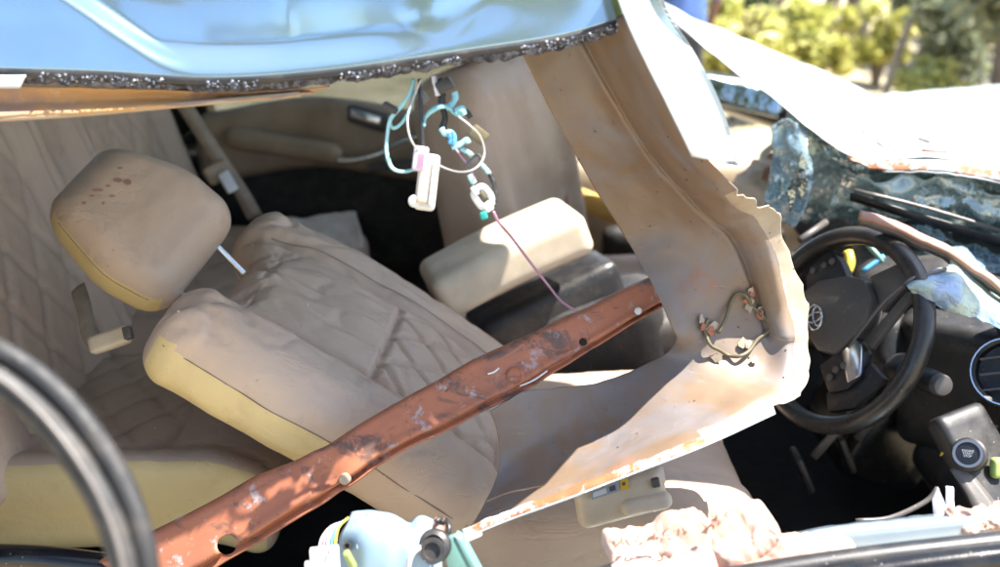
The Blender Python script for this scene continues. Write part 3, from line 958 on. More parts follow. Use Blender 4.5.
# centre console and armrest
pad('armrest', P(506, 262, 2.02) + Vector((0, 0.02, 0)), P(580, 228, 2.02) - P(432, 300, 1.98), Vector((0, 1, 0.1)), (.172, .085, .048), .024, [M['ivory'], M['ivory']], CAR, lambda p: Vector((p.x, p.y, p.z + .012 * math.cos(p.x * 7))), (36, 24, 12)).name = 'armrest'
pad('console', Vector((.06, 2.02, .60)), Vector((1, 0, .25)), Vector((0, 1, 0)), (.34, .085, .20), .03, [M['black_soft']], CAR, None, (20, 10, 12))
pad('console_bin', Vector((.10, 2.02, .815)), P(580, 228, 2.02) - P(432, 300, 1.98), Vector((0, 1, 0)), (.17, .075, .05), .02, [M['black']], CAR, None, (12, 8, 6))
# gear selector trim by the passenger seat
tag(pad('gear_gate', Vector((.44, 2.02, .77)), Vector((1, 0, .12)), Vector((0, 1, 0)), (.16, .08, .05), .025, [M['graphite']], CAR, None, (16, 10, 8)), None)
tube('gear_lever', [Vector((.45, 2.0, .80)), Vector((.44, 2.0, .90))], .010, M['chrome'], CAR, 10, 3)

# far doors
def door_wall(name, x0, x1, z0, z1, y, mat, parent, bulge=.03, label=None):
    def d(p):
        return Vector((p.x, p.y, p.z + bulge * (fbm((p.x, p.y, 0), 3, 2, 3) * .4 - sm(abs(p.y), .1, .3) * .5)))
    o = pad(name, Vector(((x0 + x1) / 2, y, (z0 + z1) / 2)), Vector((1, 0, 0)), Vector((0, 0, 1)), ((x1 - x0) / 2, (z1 - z0) / 2, .05), .035, [mat], parent, d, (30, 20, 6))
    if label:
        o['label'] = label
    return o
rd = door_wall('rear_door', -1.0, .10, .30, .96, 2.93, M['black_soft'], CAR, label='black and beige inner panel of the rear door')
pad('door_trim', P(318, 132, 2.9), P(440, 126, 2.9) - P(220, 126, 2.9), Vector((0, .1, 1)), (.36, .105, .05), .045, [M['beige']], rd, lambda p: Vector((p.x, p.y - .05 * sm(abs(p.x), .0, .4) , p.z + .02 * fbm((p.x, p.y, 0), 5, 2))), (30, 16, 8))
pad('armrest_pad', P(285, 145, 2.84), P(350, 160, 2.84) - P(230, 140, 2.84), Vector((0, .1, 1)), (.17, .03, .05), .028, [M['beige']], rd, None, (20, 8, 8))
tube('chrome_trim', [P(292, 153, 2.83), P(320, 158, 2.82), P(350, 160, 2.82), P(378, 154, 2.82), P(400, 142, 2.83), P(430, 135, 2.84), P(470, 132, 2.86)], .008, M['chrome'], rd, 8, 5)
block('door_handle', P(366, 117, 2.82), P(385, 122, 2.82) - P(350, 112, 2.82), Vector((0, .1, 1)), (.09, .025, .016), M['chrome'], rd, .005)
pad('handle_cup', P(368, 118, 2.845), P(385, 122, 2.82) - P(350, 112, 2.82), Vector((0, .1, 1)), (.065, .028, .018), .015, [M['graphite']], rd, None, (14, 8, 6))
block('switch_panel', P(395, 165, 2.82), Vector((1, 0, .1)), Vector((0, .5, 1)), (.16, .03, .012), M['graphite'], rd, .004)
fd = door_wall('front_door', .16, 1.15, .30, .93, 2.95, M['beige'], CAR, label='beige inner panel of the far front door')
pad('door_armrest', P(598, 206, 2.78), P(640, 225, 2.78) - P(570, 196, 2.78), Vector((0, .4, 1)), (.09, .03, .03), .025, [M['amber']], fd, None, (18, 10, 8))
pad('map_pocket', Vector((.6, 2.88, .62)), Vector((1, 0, 0)), Vector((0, 0, 1)), (.28, .12, .04), .03, [M['black_soft']], fd, None, (14, 10, 6))
# centre pillar beyond the passenger seat, torn
sheet('centre_pillar', [[P(512, 52, 2.62), P(524, 95, 2.62), P(540, 150, 2.66), P(552, 205, 2.72)], [P(532, 50, 2.66), P(548, 100, 2.66), P(560, 150, 2.68), P(566, 205, 2.74)]], M['paint_lit'], CAR, 6, 4, .004, lambda s, t, co: co + Vector((.02, .01, 0)) * fbm(co, 12, 3))
sheet('pillar_trim', [[P(538, 128, 2.58), P(545, 150, 2.57), P(556, 178, 2.58), P(561, 205, 2.6)], [P(556, 122, 2.60), P(562, 146, 2.58), P(567, 172, 2.58), P(567, 206, 2.6)]], M['brown_scrap'], CAR, 6, 6, .005, lambda s, t, co: co + Vector((.01, -.03, 0)) * fbm(co, 16, 3))

# wing mirror on the far side
mi = pad('wing_mirror', P(738, 96, 3.15), P(790, 108, 3.15) - P(695, 86, 3.15), UPV, (.175, .062, .06), .045, [M['black_gloss']], CAR, lambda p: Vector((p.x, p.y * (1 + .25 * (p.x / .175)), p.z)), (26, 14, 10))
pad('mirror_glass', P(740, 96, 3.088), P(790, 108, 3.15) - P(695, 86, 3.15), UPV, (.135, .042, .006), .004, [M['mirror']], mi, None, (20, 10, 2))
tube('mirror_arm', [P(785, 112, 3.12), P(812, 128, 3.0), P(830, 150, 2.95)], .022, M['black'], mi, 10, 3)

# floor, firewall and side sills
block('floor_pan', Vector((-.1, 2.05, .30)), Vector((1, 0, 0)), Vector((0, 1, 0)), (2.3, 1.72, .06), M['carpet'], CAR, .01)
block('bulkhead', Vector((1.30, 2.05, .66)), Vector((1, 0, 0)), Vector((0, 1, 0)), (.08, 1.70, .66), M['carpet'], CAR, .01)
block('rear_shelf', Vector((-1.33, 2.05, .80)), Vector((1, 0, 0)), Vector((0, 1, 0)), (.10, 1.70, .95), M['black_soft'], CAR, .01)
block('side_sill', Vector((-.1, 1.19, .36)), Vector((1, 0, 0)), Vector((0, 1, 0)), (2.3, .12, .16), M['paint'], CAR, .02)
block('side_sill', Vector((-.1, 2.97, .27)), Vector((1, 0, 0)), Vector((0, 1, 0)), (2.3, .10, .10), M['paint'], CAR, .02)
for wx in (-1.05, 1.55):
    for wy in (1.28, 2.86):
        ty = lathe('wheel', Vector((wx, wy, .33)), Vector((0, 1, 0)), [(.22, -.10), (.31, -.10), (.33, -.07), (.33, .07), (.31, .10), (.22, .10)], M['rubber'], CAR, 32)
        lathe('wheel_rim', Vector((wx, wy, .33)), Vector((0, 1, 0)), [(.05, -.107), (.12, -.09), (.20, -.085), (.222, -.104), (.222, .104), (.1, .09)], M['chrome'], ty, 24)
block('engine_bay', Vector((1.62, 2.05, .68)), Vector((1, 0, 0)), Vector((0, 1, 0)), (.60, 1.40, .55), M['paint'], CAR, .06, 4)

sheet('tail_shade_panel', [[Vector((-1.75, 1.17, .25)), Vector((-1.75, 2.1, .2)), Vector((-1.75, 3.0, .25))], [Vector((-1.95, 1.17, .95)), Vector((-1.95, 2.1, .95)), Vector((-1.95, 3.0, .95))], [Vector((-1.55, 1.2, 1.5)), Vector((-1.5, 2.1, 1.62)), Vector((-1.55, 2.95, 1.5))]], M['paint'], CAR, 6, 6, .004)  # unseen back wall, added to keep light off the rear bench
sheet('quarter_shade_panel', [[Vector((-1.9, 2.99, .25)), Vector((-1.2, 3.0, .25)), Vector((-.85, 3.0, .25))], [Vector((-1.9, 2.99, .95)), Vector((-1.2, 3.0, .95)), Vector((-.85, 3.0, .95))], [Vector((-1.6, 2.9, 1.55)), Vector((-1.2, 2.9, 1.58)), Vector((-1.02, 2.9, 1.6))]], M['beige'], CAR, 5, 5, .004)  # unseen far side, added to close off light behind the bench
sheet('door_shade_shell', [[Vector((-1.75, 1.15, .56)), Vector((-.9, 1.12, .57)), Vector((-.12, 1.12, .56))], [Vector((-1.75, 1.13, .46)), Vector((-.9, 1.10, .46)), Vector((-.12, 1.10, .46))], [Vector((-1.75, 1.16, .34)), Vector((-.9, 1.13, .34)), Vector((-.12, 1.13, .34))]], M['paint'], CAR, 6, 6, .004)  # below the view, added to block light bounced off the ground
tube('sill_trim', [P(-80, 556, 1.45), P(20, 558, 1.45), P(70, 562, 1.45), P(140, 572, 1.45), P(230, 590, 1.45)], .02, M['black_gloss'], CAR, 10, 4)
sheet('quarter_shade_panel', [[Vector((-1.9, 1.16, .3)), Vector((-1.4, 1.12, .3)), Vector((-.98, 1.12, .3))], [Vector((-1.95, 1.14, .95)), Vector((-1.4, 1.10, .95)), Vector((-.76, 1.10, .95))], [Vector((-1.6, 1.22, 1.47)), Vector((-1.3, 1.20, 1.49)), Vector((-.70, 1.19, 1.47))]], M['paint'], CAR, 5, 5, .004)  # left of the view, added to block sky light from the rear seat
tw = sheet('side_shade_window', [[Vector((-1.0, 2.985, .97)), Vector((-.5, 2.99, .97)), Vector((.08, 2.985, .95))], [Vector((-1.05, 2.9, 1.5)), Vector((-.5, 2.9, 1.52)), Vector((.05, 2.9, 1.5))]], M['tint'], CAR, 4, 4, .004)  # hidden tinted pane, added to dim light reaching the rear
# near door: lower shell up to the belt line, torn open
dtop = [(420, 600), (560, 580), (640, 562), (720, 552), (780, 540), (845, 529), (900, 523), (960, 517), (1040, 508)]
def dl(off, dd):
    return [P(u, v + off, 1.17 + dd) for u, v in dtop]
def ragged(s, t, co):
    return co + Vector((0, 0, .012 * fbm(co, 22, 4, 4) * (1 - s)))
dr = sheet('door_shell', [[p + Vector((0, .025, -.012)) for p in dl(0, 0)], dl(0, 0), dl(22, -.01), [p + Vector((0, -.03, -.2)) for p in dl(24, -.02)], [p + Vector((0, -.02, -.5)) for p in dl(24, -.02)]], M['silver'], CAR, 10, 6, .002, lambda s, t, co: co + Vector((0, .002, .0018)) * fbm(co, 26, 4, 4) * (1 - s))
tag(dr, 'torn belt line of the near front door')
tube('belt_moulding', [P(u, v, 1.10) for u, v in ((700, 584), (800, 568), (880, 557), (950, 549), (1060, 537))], .014, M['rubber'], dr, 10, 5)
tube('belt_moulding', [P(u, v, 1.08) for u, v in ((740, 600), (850, 578), (930, 566), (1060, 551))], .016, M['black_gloss'], dr, 10, 5)

# dashboard
def dash_def(p):
    return Vector((p.x, p.y, p.z + .02 * fbm((p.x, p.y, p.z), 3, 2)))
dash = pad('dashboard', Vector((1.06, 2.05, .86)), Vector((1, 0, .05)), Vector((0, 1, 0)), (.20, .80, .14), .08, [M['black_soft']], CAR, dash_def, (30, 60, 16))
tag(dash, 'black broken dashboard')
pad('knee_panel', Vector((.96, 1.52, .66)), Vector((.5, 0, 1)), Vector((0, 1, 0)), (.15, .30, .05), .04, [M['black']], dash, None, (16, 20, 8))
cw = pad('column_cowl', P(900, 345, 1.86), P(960, 330, 1.95) - P(838, 325, 1.74), Vector((0, .4, 1)), (.10, .06, .05), .035, [M['black']], dash, None, (16, 12, 10))
pad('instrument_hood', P(905, 262, 2.0), Vector((.3, 1, 0)), Vector((.9, 0, .25)), (.20, .10, .05), .04, [M['black_soft']], dash, None, (20, 12, 8))
pad('end_panel', P(985, 392, 1.78), Vector((.2, .2, -1)), Vector((.75, -.6, .1)), (.15, .15, .04), .03, [M['black']], dash, None, (20, 20, 8))
pad('centre_stack', Vector((.93, 2.03, .66)), Vector((.4, 0, 1)), Vector((0, 1, 0)), (.26, .15, .10), .04, [M['black_gloss']], dash, None, (16, 14, 8))
pad('glove_box', Vector((1.0, 2.50, .66)), Vector((.4, 0, 1)), Vector((0, 1, 0)), (.20, .34, .06), .04, [M['black_soft']], dash, None, (14, 18, 8))
pad('switch_panel', P(985, 470, 1.52), P(1000, 520, 1.50) - P(950, 430, 1.55), P(1020, 440, 1.56) - P(960, 480, 1.50), (.10, .05, .02), .012, [M['black']], dash, None, (16, 10, 6))
# footwell side trim with a scuffed edge
tube('sill_scuff', [P(856, 521, 1.5), P(890, 518, 1.5), P(925, 502, 1.5), P(938, 488, 1.5)], .004, M['graphite'], dash, 6, 4)
for (px, py_, w_) in ((845, 452, .045), (802, 470, .060)):
    pc = P(px, py_, 1.95)
    block('pedal', pc, Vector((0, 1, 0)), Vector((-.4, 0, .9)), (w_, .085, .014), M['rubber'], dash, .006)
    tube('pedal_arm', [pc + Vector((.02, 0, .03)), pc + Vector((.09, 0, .14)), pc + Vector((.13, 0, .28))], .009, M['graphite'], dash, 8, 3)
# indicator stalk
ax = (P(938, 384, 1.62) - P(905, 372, 1.72)).normalized()
st = lathe('stalk', P(905, 372, 1.72), ax, [(.012, 0), (.017, .03), (.021, .06), (.021, .098), (.018, .104)], M['black'], dash, 24)
put(lathe('stalk_cap', P(905, 372, 1.72), ax, [(.0175, .100), (.0185, .112), (.016, .118), (.010, .119)], M['graphite'], None, 24), dash)
put(lathe('stalk_collar', P(905, 372, 1.72), ax, [(.030, -.02), (.034, .0), (.030, .02), (.016, .03)], M['black'], None, 24), dash)
# round air vent
vx = Vector((-.55, -.65, .45))
put(lathe('air_vent', P(1008, 372, 1.62), vx, [(.060, -.03), (.060, .0), (.056, .004), (.050, .0), (.048, -.02), (.01, -.024)], M['black'], None, 36), dash)
put(lathe('vent_ring', P(1008, 372, 1.62), vx, [(.0565, .003), (.0570, .006), (.0552, .006), (.0545, .003)], M['chrome'], None, 36, caps=False), dash)
for k in (-1, 0, 1):
    put(block('vent_vane', P(1008, 372 + k * 16, 1.62) - vx.normalized() * .004, Vector((1, -.5, .4)), vx, (.085, .014, .003), M['graphite'], None, .0), dash)
# start button
bx = (Vector((0, 0, CAM_H)) - P(969, 455, 1.49)).normalized() + Vector((-.25, 0, .25))
bx.normalize()
sb = lathe('start_button', P(969, 455, 1.495), bx, [(.026, -.01), (.026, .006), (.023, .009), (.017, .009)], M['black'], dash, 32)
put(lathe('button_ring', P(969, 455, 1.495), bx, [(.0225, .0085), (.0215, .0125), (.0175, .0125), (.0170, .0085)], M['satin'], None, 36), dash)
put(lathe('button_face', P(969, 455, 1.495), bx, [(.0172, .005), (.0170, .0105), (.008, .0112)], M['black_gloss'], None, 32), dash)
def text(name, body, C, n, upish, size, mat, parent):
    cu = bpy.data.curves.new(name, 'FONT')
    cu.body = body
    cu.size = size
    cu.align_x = 'CENTER'
    cu.align_y = 'CENTER'
    cu.extrude = .0001
    cu.space_line = .85
    ob = bpy.data.objects.new(name, cu)
    COL.objects.link(ob)
    dg = bpy.context.evaluated_depsgraph_get()
    me = bpy.data.meshes.new_from_object(ob.evaluated_get(dg))
    bpy.data.objects.remove(ob)
    n = n.normalized()
    x = upish.cross(n).normalized()
    y = n.cross(x)
    me.transform(Matrix.Translation(C) @ Matrix((x, y, n)).transposed().to_4x4())
    me.materials.clear()
    return link(name, me, mat, parent, False)
text('button_lettering', 'ENGINE\nSTART\nSTOP', P(969, 455, 1.495) + bx * .0116, bx, UPV, .0048, M['grey_label'], dash)
prism('mounting_bracket', [P(u, v, 1.53) for u, v in ((939, 456), (944, 444), (953, 430), (962, 426), (967, 429), (963, 440), (952, 446))], Vector((0, -1, .3)).normalized(), .006, M['yellow'], dash, .001)
pad('fuse_cover', P(997, 468, 1.49), Vector((0, .3, 1)), Vector((1, .2, 0)), (.016, .010, .008), .006, [M['lime']], dash, None, (8, 6, 4))
sheet('dash_end_trim', [[P(950, 470, 1.50), P(965, 492, 1.48), P(978, 520, 1.46)], [P(962, 462, 1.50), P(985, 490, 1.48), P(1010, 520, 1.46)]], M['graphite'], dash, 5, 3, .004)

# steering wheel
Wc = P(838, 329, 1.72)
wn_ = Vector((-.84, -.39, .387)).normalized()
e1 = (Vector((1, 0, 0)) - wn_ * wn_.x).normalized()
e2 = wn_.cross(e1)
def W(a, b, c=0.0):
    return Wc + e1 * a + e2 * b + wn_ * c
def torus(name, Rr, r1, r2, mat, parent, a0=0, a1=360, n=72, m=14, off=0.0):
    vs, fs = [], []
    full = abs(a1 - a0) >= 360
    cnt = n if full else n + 1
    for i in range(cnt):
        a = R(a0 + (a1 - a0) * i / n)
        for k in range(m):
            q = 2 * math.pi * k / m
            rr = Rr + r1 * math.cos(q)
            vs.append(W(rr * math.cos(a), rr * math.sin(a), r2 * math.sin(q) + off))
    for i in range(n):
        i2 = (i + 1) % cnt
        for k in range(m):
            k2 = (k + 1) % m
            fs.append((i * m + k, i2 * m + k, i2 * m + k2, i * m + k2))
    return link(name, mesh_from(vs, fs), mat, parent)
swh = torus('steering_wheel', .171, .0165, .0195, M['rim_leather'], CAR)
tag(swh, 'black leather steering wheel with silver emblem')
def wpoly(name, pts, c0, c1, mat, bev=.004):
    return put(prism(name, [W(a, b, c0) for a, b in pts], wn_, c1 - c0, mat, None, bev), swh)
# in wheel axes: e1 towards the right of the view, e2 up
def inv(u, v, d0=1.70):
    """where the bearing (u, v) meets the wheel's plane, in wheel axes"""
    o = Vector((0, 0, CAM_H)); dr_ = P(u, v, 1) - o
    t_ = (Wc + wn_ * .0 - o).dot(wn_) / dr_.dot(wn_)
    q = o + dr_ * t_ - Wc
    return (q.dot(e1), q.dot(e2))
hub = [inv(*q) for q in ((806, 292), (822, 281), (850, 276), (868, 280), (876, 298), (870, 322), (857, 338), (838, 356), (820, 352), (806, 330), (802, 308))]
wpoly('airbag_cover', hub, -.030, .012, M['graphite'], .009)
pod = [inv(*q) for q in ((806, 276), (818, 262), (834, 252), (842, 262), (849, 278), (822, 284), (808, 291))]
wpoly('button_pad', pod, -.02, .004, M['black'], .004)
pod = [inv(*q) for q in ((820, 366), (842, 349), (858, 338), (866, 352), (862, 378), (848, 390), (830, 394))]
wpoly('button_pad', pod, -.02, .004, M['black'], .004)
pod = [inv(*q) for q in ((844, 352), (858, 340), (864, 346), (863, 376), (850, 384))]
wpoly('pad_insert', pod, .002, .007, M['chrome'], .002)
sp1 = [inv(*q) for q in ((868, 276), (898, 262), (908, 266), (904, 288), (880, 312), (876, 298))]
wpoly('spoke', sp1, -.022, -.002, M['graphite'], .004)
sp2 = [inv(*q) for q in ((806, 262), (822, 246), (838, 252), (820, 266), (806, 278))]
wpoly('spoke', sp2, -.022, -.004, M['black'], .003)
sp3 = [inv(*q) for q in ((824, 392), (850, 386), (868, 362), (882, 378), (852, 408), (826, 412))]
wpoly('spoke', sp3, -.022, -.004, M['black'], .003)
sp4 = [inv(*q) for q in ((862, 340), (904, 290), (910, 294), (868, 348))]
wpoly('spoke', sp4, -.020, -.006, M['graphite'], .002)
for (u, v) in ((815, 271), (826, 266), (834, 262), (832, 378), (838, 370), (846, 366)):
    a, b = inv(u, v)
    put(lathe('thumb_button', W(a, b, .003), wn_, [(.0065, 0), (.0065, .004), (.005, .005)], M['graphite'], None, 14), swh)
# emblem: three interlocking ovals
ea, eb = inv(820, 319)
def oval(cx, cy, rx, ry, r, name='emblem'):
    pts = [W(ea + cx + rx * math.cos(2 * math.pi * k / 32), eb + cy + ry * math.sin(2 * math.pi * k / 32), .0145) for k in range(33)]
    return put(tube(name, pts, r, M['chrome'], None, 6, 1), swh)
oval(0, 0, .0165, .0235, .0017)
oval(.0058, 0, .0092, .0180, .0013)
oval(-.002, 0, .0060, .0228, .0011) if False else oval(0, 0, .0162, .0085, .0013)
# things behind the wheel
for (u, v, rr, mm) in ((846, 262, .012, 'yellow'),):
    pass
tube('column_wire', [P(848, 252, 1.84), P(850, 262, 1.83), P(847, 272, 1.83)], .010, M['yellow'], dash, 8, 4)
tube('column_clip', [P(868, 245, 1.84), P(878, 256, 1.83), P(882, 262, 1.83)], .0055, M['green_bracket'], dash, 8, 3)
tube('column_clip', [P(862, 272, 1.83), P(876, 262, 1.83), P(884, 256, 1.83)], .005, M['blue'], dash, 8, 3)
for (a, b) in (((800, 240), (826, 222)), ((790, 258), (812, 240)), ((786, 275), (800, 252))):
    tube('column_bar', [P(*a, 1.88), P(*b, 1.92)], .007, M['graphite'], dash, 8, 2)

# ------------------------------------------------------------------ torn pieces
# body pressing: pillar and lower corner cut out of the side
inner = [(520, 50, 1.30), (548, 105, 1.34), (590, 180, 1.42), (626, 240, 1.44), (653, 286, 1.42), (671, 326, 1.41), (676, 341, 1.42), (664, 356, 1.45), (636, 369, 1.455), (600, 381, 1.45), (560, 388, 1.43), (522, 395, 1.40), (490, 411, 1.375)]
outer = [(624, 14, 1.175), (650, 68, 1.19), (690, 140, 1.21), (742, 192, 1.26), (778, 222, 1.36), (803, 305, 1.43), (808, 380, 1.40), (772, 411, 1.30), (700, 444, 1.245), (620, 475, 1.245), (560, 498, 1.255), (505, 518, 1.27), (462, 536, 1.28)]
tl = [.0, .22, .45, .66, .82, .90, 1.0]
dep = [0, .030, .050, .046, .022, .004, 0]
dep2 = [0, .008, .014, .012, -.006, .0, .012]
shell_rows = []
for k, f in enumerate(tl):
    r = []
    for j, (a, b) in enumerate(zip(inner, outer)):
        u, v, d = [a[q] + (b[q] - a[q]) * f for q in range(3)]
        w = sm(j, 2, 4) * (1 - sm(j, 7, 9))
        u += (0, 9, 22)[max(0, j - 10)] * math.sin(math.pi * f)
        r.append(P(u, v, d + dep[k] * (1 - w) + dep2[k] * w))
    shell_rows.append(r)
PAN = thing('torn_pillar_panel', 'bent brown primer body panel with sunlit white edge, cut from the car side', 'car panel', P(640, 450, 1.3))
PAN.location.z = .88
rg = random.Random(12)
def shell_w(s, t, co):
    k = fbm(co, 6, 3, 2)
    w = Vector((0, .006, .003)) * k
    # a long pressed crease down the upright
    if t < .45:
        w += Vector((0, 1, 0)) * (.010 * math.exp(-((s - .42 - .25 * t) / .022) ** 2) - .006 * sm(s, .42 + .25 * t, .50 + .25 * t))
    w += Vector((0, .004, .002)) * abs(nz(co, 14, 6)) + Vector((0, .0015, .001)) * nz(co, 45, 2)
    if s > .93 and .24 < t < .70:
        q = fbm(co, 19, 4, 1)
        w += Vector((.009, 0, .010)) * q * (s - .93) / .07
    return co + w
# 'lip' split: the white lip is its own piece
shell = sheet('pressing', shell_rows, [M['primer'], M['lip']], PAN, 16, 14, .0018, shell_w, idxf=lambda s, t: 1 if (s > .80 + .02 * math.sin(t * 90) and .24 < t < .66) else 0)
# folded edge along the lower limb
sheet('folded_edge', [[P(u, v - 6, d - .002) for u, v, d in outer[7:]], [P(u + 3, v + 2, d - .012) for u, v, d in outer[7:]]], M['chip'], PAN, 14, 3, .002, lambda s, t, co: co + Vector((0, 0, .003)) * fbm(co, 40, 3))
tube('bare_edge', [P(u + 3, v + 2.5, d - .013) for u, v, d in outer[7:]], .0014, M['paint_lit'], PAN, 6, 5)
# pillar skin, its sunlit white put into the paint, standing proud along the upright
sk1 = [(606, -40), (618, 0), (640, 52), (668, 108), (692, 156)]
sk2 = [(640, -40), (654, 8), (676, 52), (702, 106), (731, 163)]
sk3 = [(650, -42), (664, 6), (693, 52), (719, 104), (736, 163)]
sheet('pillar_skin', [[P(u, v, 1.1200 - .0001 * v) for u, v in sk1], [P((a[0] * .6 + b[0] * .4), (a[1] * .6 + b[1] * .4), 1.1300 - .0001 * a[1]) for a, b in zip(sk1, sk2)], [P(u - 6, v, 1.1600 - .0001 * v) for u, v in sk2]], M['paint_lit'], PAN, 8, 5, .002, lambda s, t, co: co + Vector((0, .003, .003)) * fbm(co, 9, 3))
sheet('pillar_flank', [[P(u - 6.5, v, 1.1615 - .0001 * v) for u, v in sk2], [P(u + 2, v + 2, 1.25 - .0001 * v) for u, v in sk3]], M['silver'], PAN, 8, 4, .002)  # shaded side, its shade put in as a darker paint than the skin
# torn tabs on the lip
# rusty beam lying across the opening
def bdep(u):
    return 1.352 + .028 * sm(-u, -330, -120) + .135 * sm(u, 380, 690) ** 1.2
bt = [(u, v, bdep(u) + .017) for u, v in ((100, 562), (145, 535), (198, 510), (257, 476), (314, 455), (376, 416), (461, 367), (486, 355), (574, 312), (648, 279), (690, 260))]
bb = [(u, v, bdep(u) - .003) for u, v in ((150, 608), (190, 584), (226, 562), (293, 521), (339, 494), (390, 459), (489, 408), (520, 394), (574, 360), (652, 313), (700, 292))]
BEAM = thing('torn_metal_beam', 'long red-brown primed metal beam with punched holes lying across the seat', 'metal beam', P(420, 430, 1.33))
BEAM.location.z = .85
brs = [[P(a[0], a[1], a[2] + .035) for a in bt]]
brs.append([P(a[0], a[1] + 1.5, a[2] + .002) for a in bt])
for f in (.25, .6):
    brs.append([P(*[a[q] + (b[q] - a[q]) * f + (0, 0, -.002)[q] for q in range(3)]) for a, b in zip(bt, bb)])
brs.append([P(*[a[q] + (b[q] - a[q]) * .80 + (0, 0, -.004)[q] for q in range(3)]) for a, b in zip(bt, bb)])
brs.append([P(*[a[q] + (b[q] - a[q]) * .86 + (0, 0, .012)[q] for q in range(3)]) for a, b in zip(bt, bb)])
brs.append([P(b[0], b[1], b[2] + .006) for b in bb])
beam = sheet('channel', brs, M['rust'], BEAM, 9, 5, .0025, lambda s, t, co: co + Vector((0, .003, .003)) * fbm(co, 9, 4) + Vector((0, -.0045, .006)) * math.exp(-((t - .40) / .02) ** 2) * math.sin(s * 9))
# punched holes through the beam
for (u, v, d, r_) in ((583, 342, bdep(583), .0060), (227, 545, bdep(227), .0135)):
    nrm = (Vector((0, 0, CAM_H)) - P(u, v, d)).normalized()
    cut = lathe('cutter', P(u, v, d), nrm, [(r_, -.06), (r_, .06)], M['ink'], None, 20)
    cut.modifiers.clear()
    bo = beam.modifiers.new('hole', 'BOOLEAN')
    bo.operation = 'DIFFERENCE'
    bo.object = cut
    bo.solver = 'EXACT'
    dg = bpy.context.evaluated_depsgraph_get()
    me = bpy.data.meshes.new_from_object(beam.evaluated_get(dg))
    beam.modifiers.clear()
    beam.data = me
    bpy.data.objects.remove(cut)
def on_beam(u, v, d):
    return P(u, v, d)
for (u, v, d, r_, mm) in ((345, 479, bdep(345) - .006, .0085, 'beige'), (638, 311, bdep(638) - .006, .0060, 'white')):
    lathe('plug', P(u, v, d), (Vector((0, 0, CAM_H)) - P(u, v, d)).normalized(), [(r_, -.012), (r_, .0), (r_ * .8, .003), (r_ * .4, .0035)], M[mm], BEAM, 20)
lathe('weld_ring', P(515, 376, bdep(515) - .003), (Vector((0, 0, CAM_H)) - P(515, 376, bdep(515) - .003)).normalized(), [(.0125, -.01), (.0125, .001), (.0105, .0025), (.009, .001)], M['rust'], BEAM, 20)
tube('weld_bead', [P(488, 374, bdep(488) - .003), P(494, 372, bdep(494) - .003), P(499, 368, bdep(499) - .003)], .0014, M['white'], BEAM, 6, 3)
tube('weld_bead', [P(520, 386, bdep(520) - .003), P(534, 380, bdep(534) - .003), P(547, 371, bdep(547) - .003)], .0014, M['white'], BEAM, 6, 3)

# flapping painted shred and brown trim strip by the wheel
FL = thing('torn_fender_shred', 'crumpled pale blue and mint painted metal shred poking at the steering wheel', 'metal shred', P(960, 290, 1.6))
FL.location.z = 1.0
shr = sheet('shred', [[P(905, 283, 1.60), P(915, 277, 1.605), P(932, 273, 1.615), P(948, 268, 1.63), P(957, 259, 1.65), P(1000, 292, 1.67), P(1050, 328, 1.69)],
                [P(906, 286, 1.59), P(922, 284, 1.575), P(940, 281, 1.59), P(958, 278, 1.60), P(970, 280, 1.63), P(1005, 304, 1.65), P(1050, 334, 1.66)],
                [P(908, 289, 1.575), P(925, 292, 1.56), P(943, 292, 1.555), P(960, 296, 1.565), P(976, 300, 1.585), P(1005, 314, 1.60), P(1050, 342, 1.62)],
                [P(912, 295, 1.585), P(926, 303, 1.575), P(944, 309, 1.58), P(962, 315, 1.57), P(978, 321, 1.58), P(1005, 333, 1.59), P(1050, 354, 1.60)]],
      M['torn_paint'], FL, 6, 6, .0015, lambda s, t, co: co + Vector((.3, .8, .5)) * (.010 * abs(fbm(co, 18, 3, 3)) + .004 * fbm(co, 45, 2, 5)))
shr.data.polygons.foreach_set('use_smooth', [False] * len(shr.data.polygons))
tube('curled_edge', [P(905, 284, 1.59), P(913, 278, 1.592), P(928, 274, 1.60), P(946, 269, 1.615)], .0030, M['graphite'], FL, 8, 4)
TS = thing('broken_trim_strip', 'splintered brown trim strip lying over the top of the steering wheel', 'trim strip', P(930, 250, 1.66))
TS.location.z = 1.05
for k, (off, mm, d0) in enumerate(((0, 'rust', 0), (5, 'graphite', .01))):
    pp = [(860, 209, 1.66), (882, 217, 1.655), (912, 229, 1.65), (943, 243, 1.645), (957, 252, 1.64), (1000, 281, 1.63), (1060, 326, 1.62)]
    sheet('strip' if k == 0 else 'backing', [[P(u, v + off, d + d0) for u, v, d in pp], [P(u - 1, v + 6 + off, d - .010 + d0) for u, v, d in pp], [P(u - 2, v + 10 + off, d + .006 + d0) for u, v, d in pp]], M[mm] if k else M['brown_scrap'], TS, 6, 4, .003, lambda s, t, co: co + Vector((0, 0, .004)) * fbm(co, 20, 3))
SPL = thing('splinter', 'thin dark splinter sticking from the metal shred into the steering wheel', 'splinter', P(880, 305, 1.62))
tube('shaft', [P(906, 283, 1.60), P(884, 302, 1.62), P(862, 330, 1.64), P(848, 348, 1.655)], [.003, .0028, .002], M['graphite'], SPL, 6, 4)

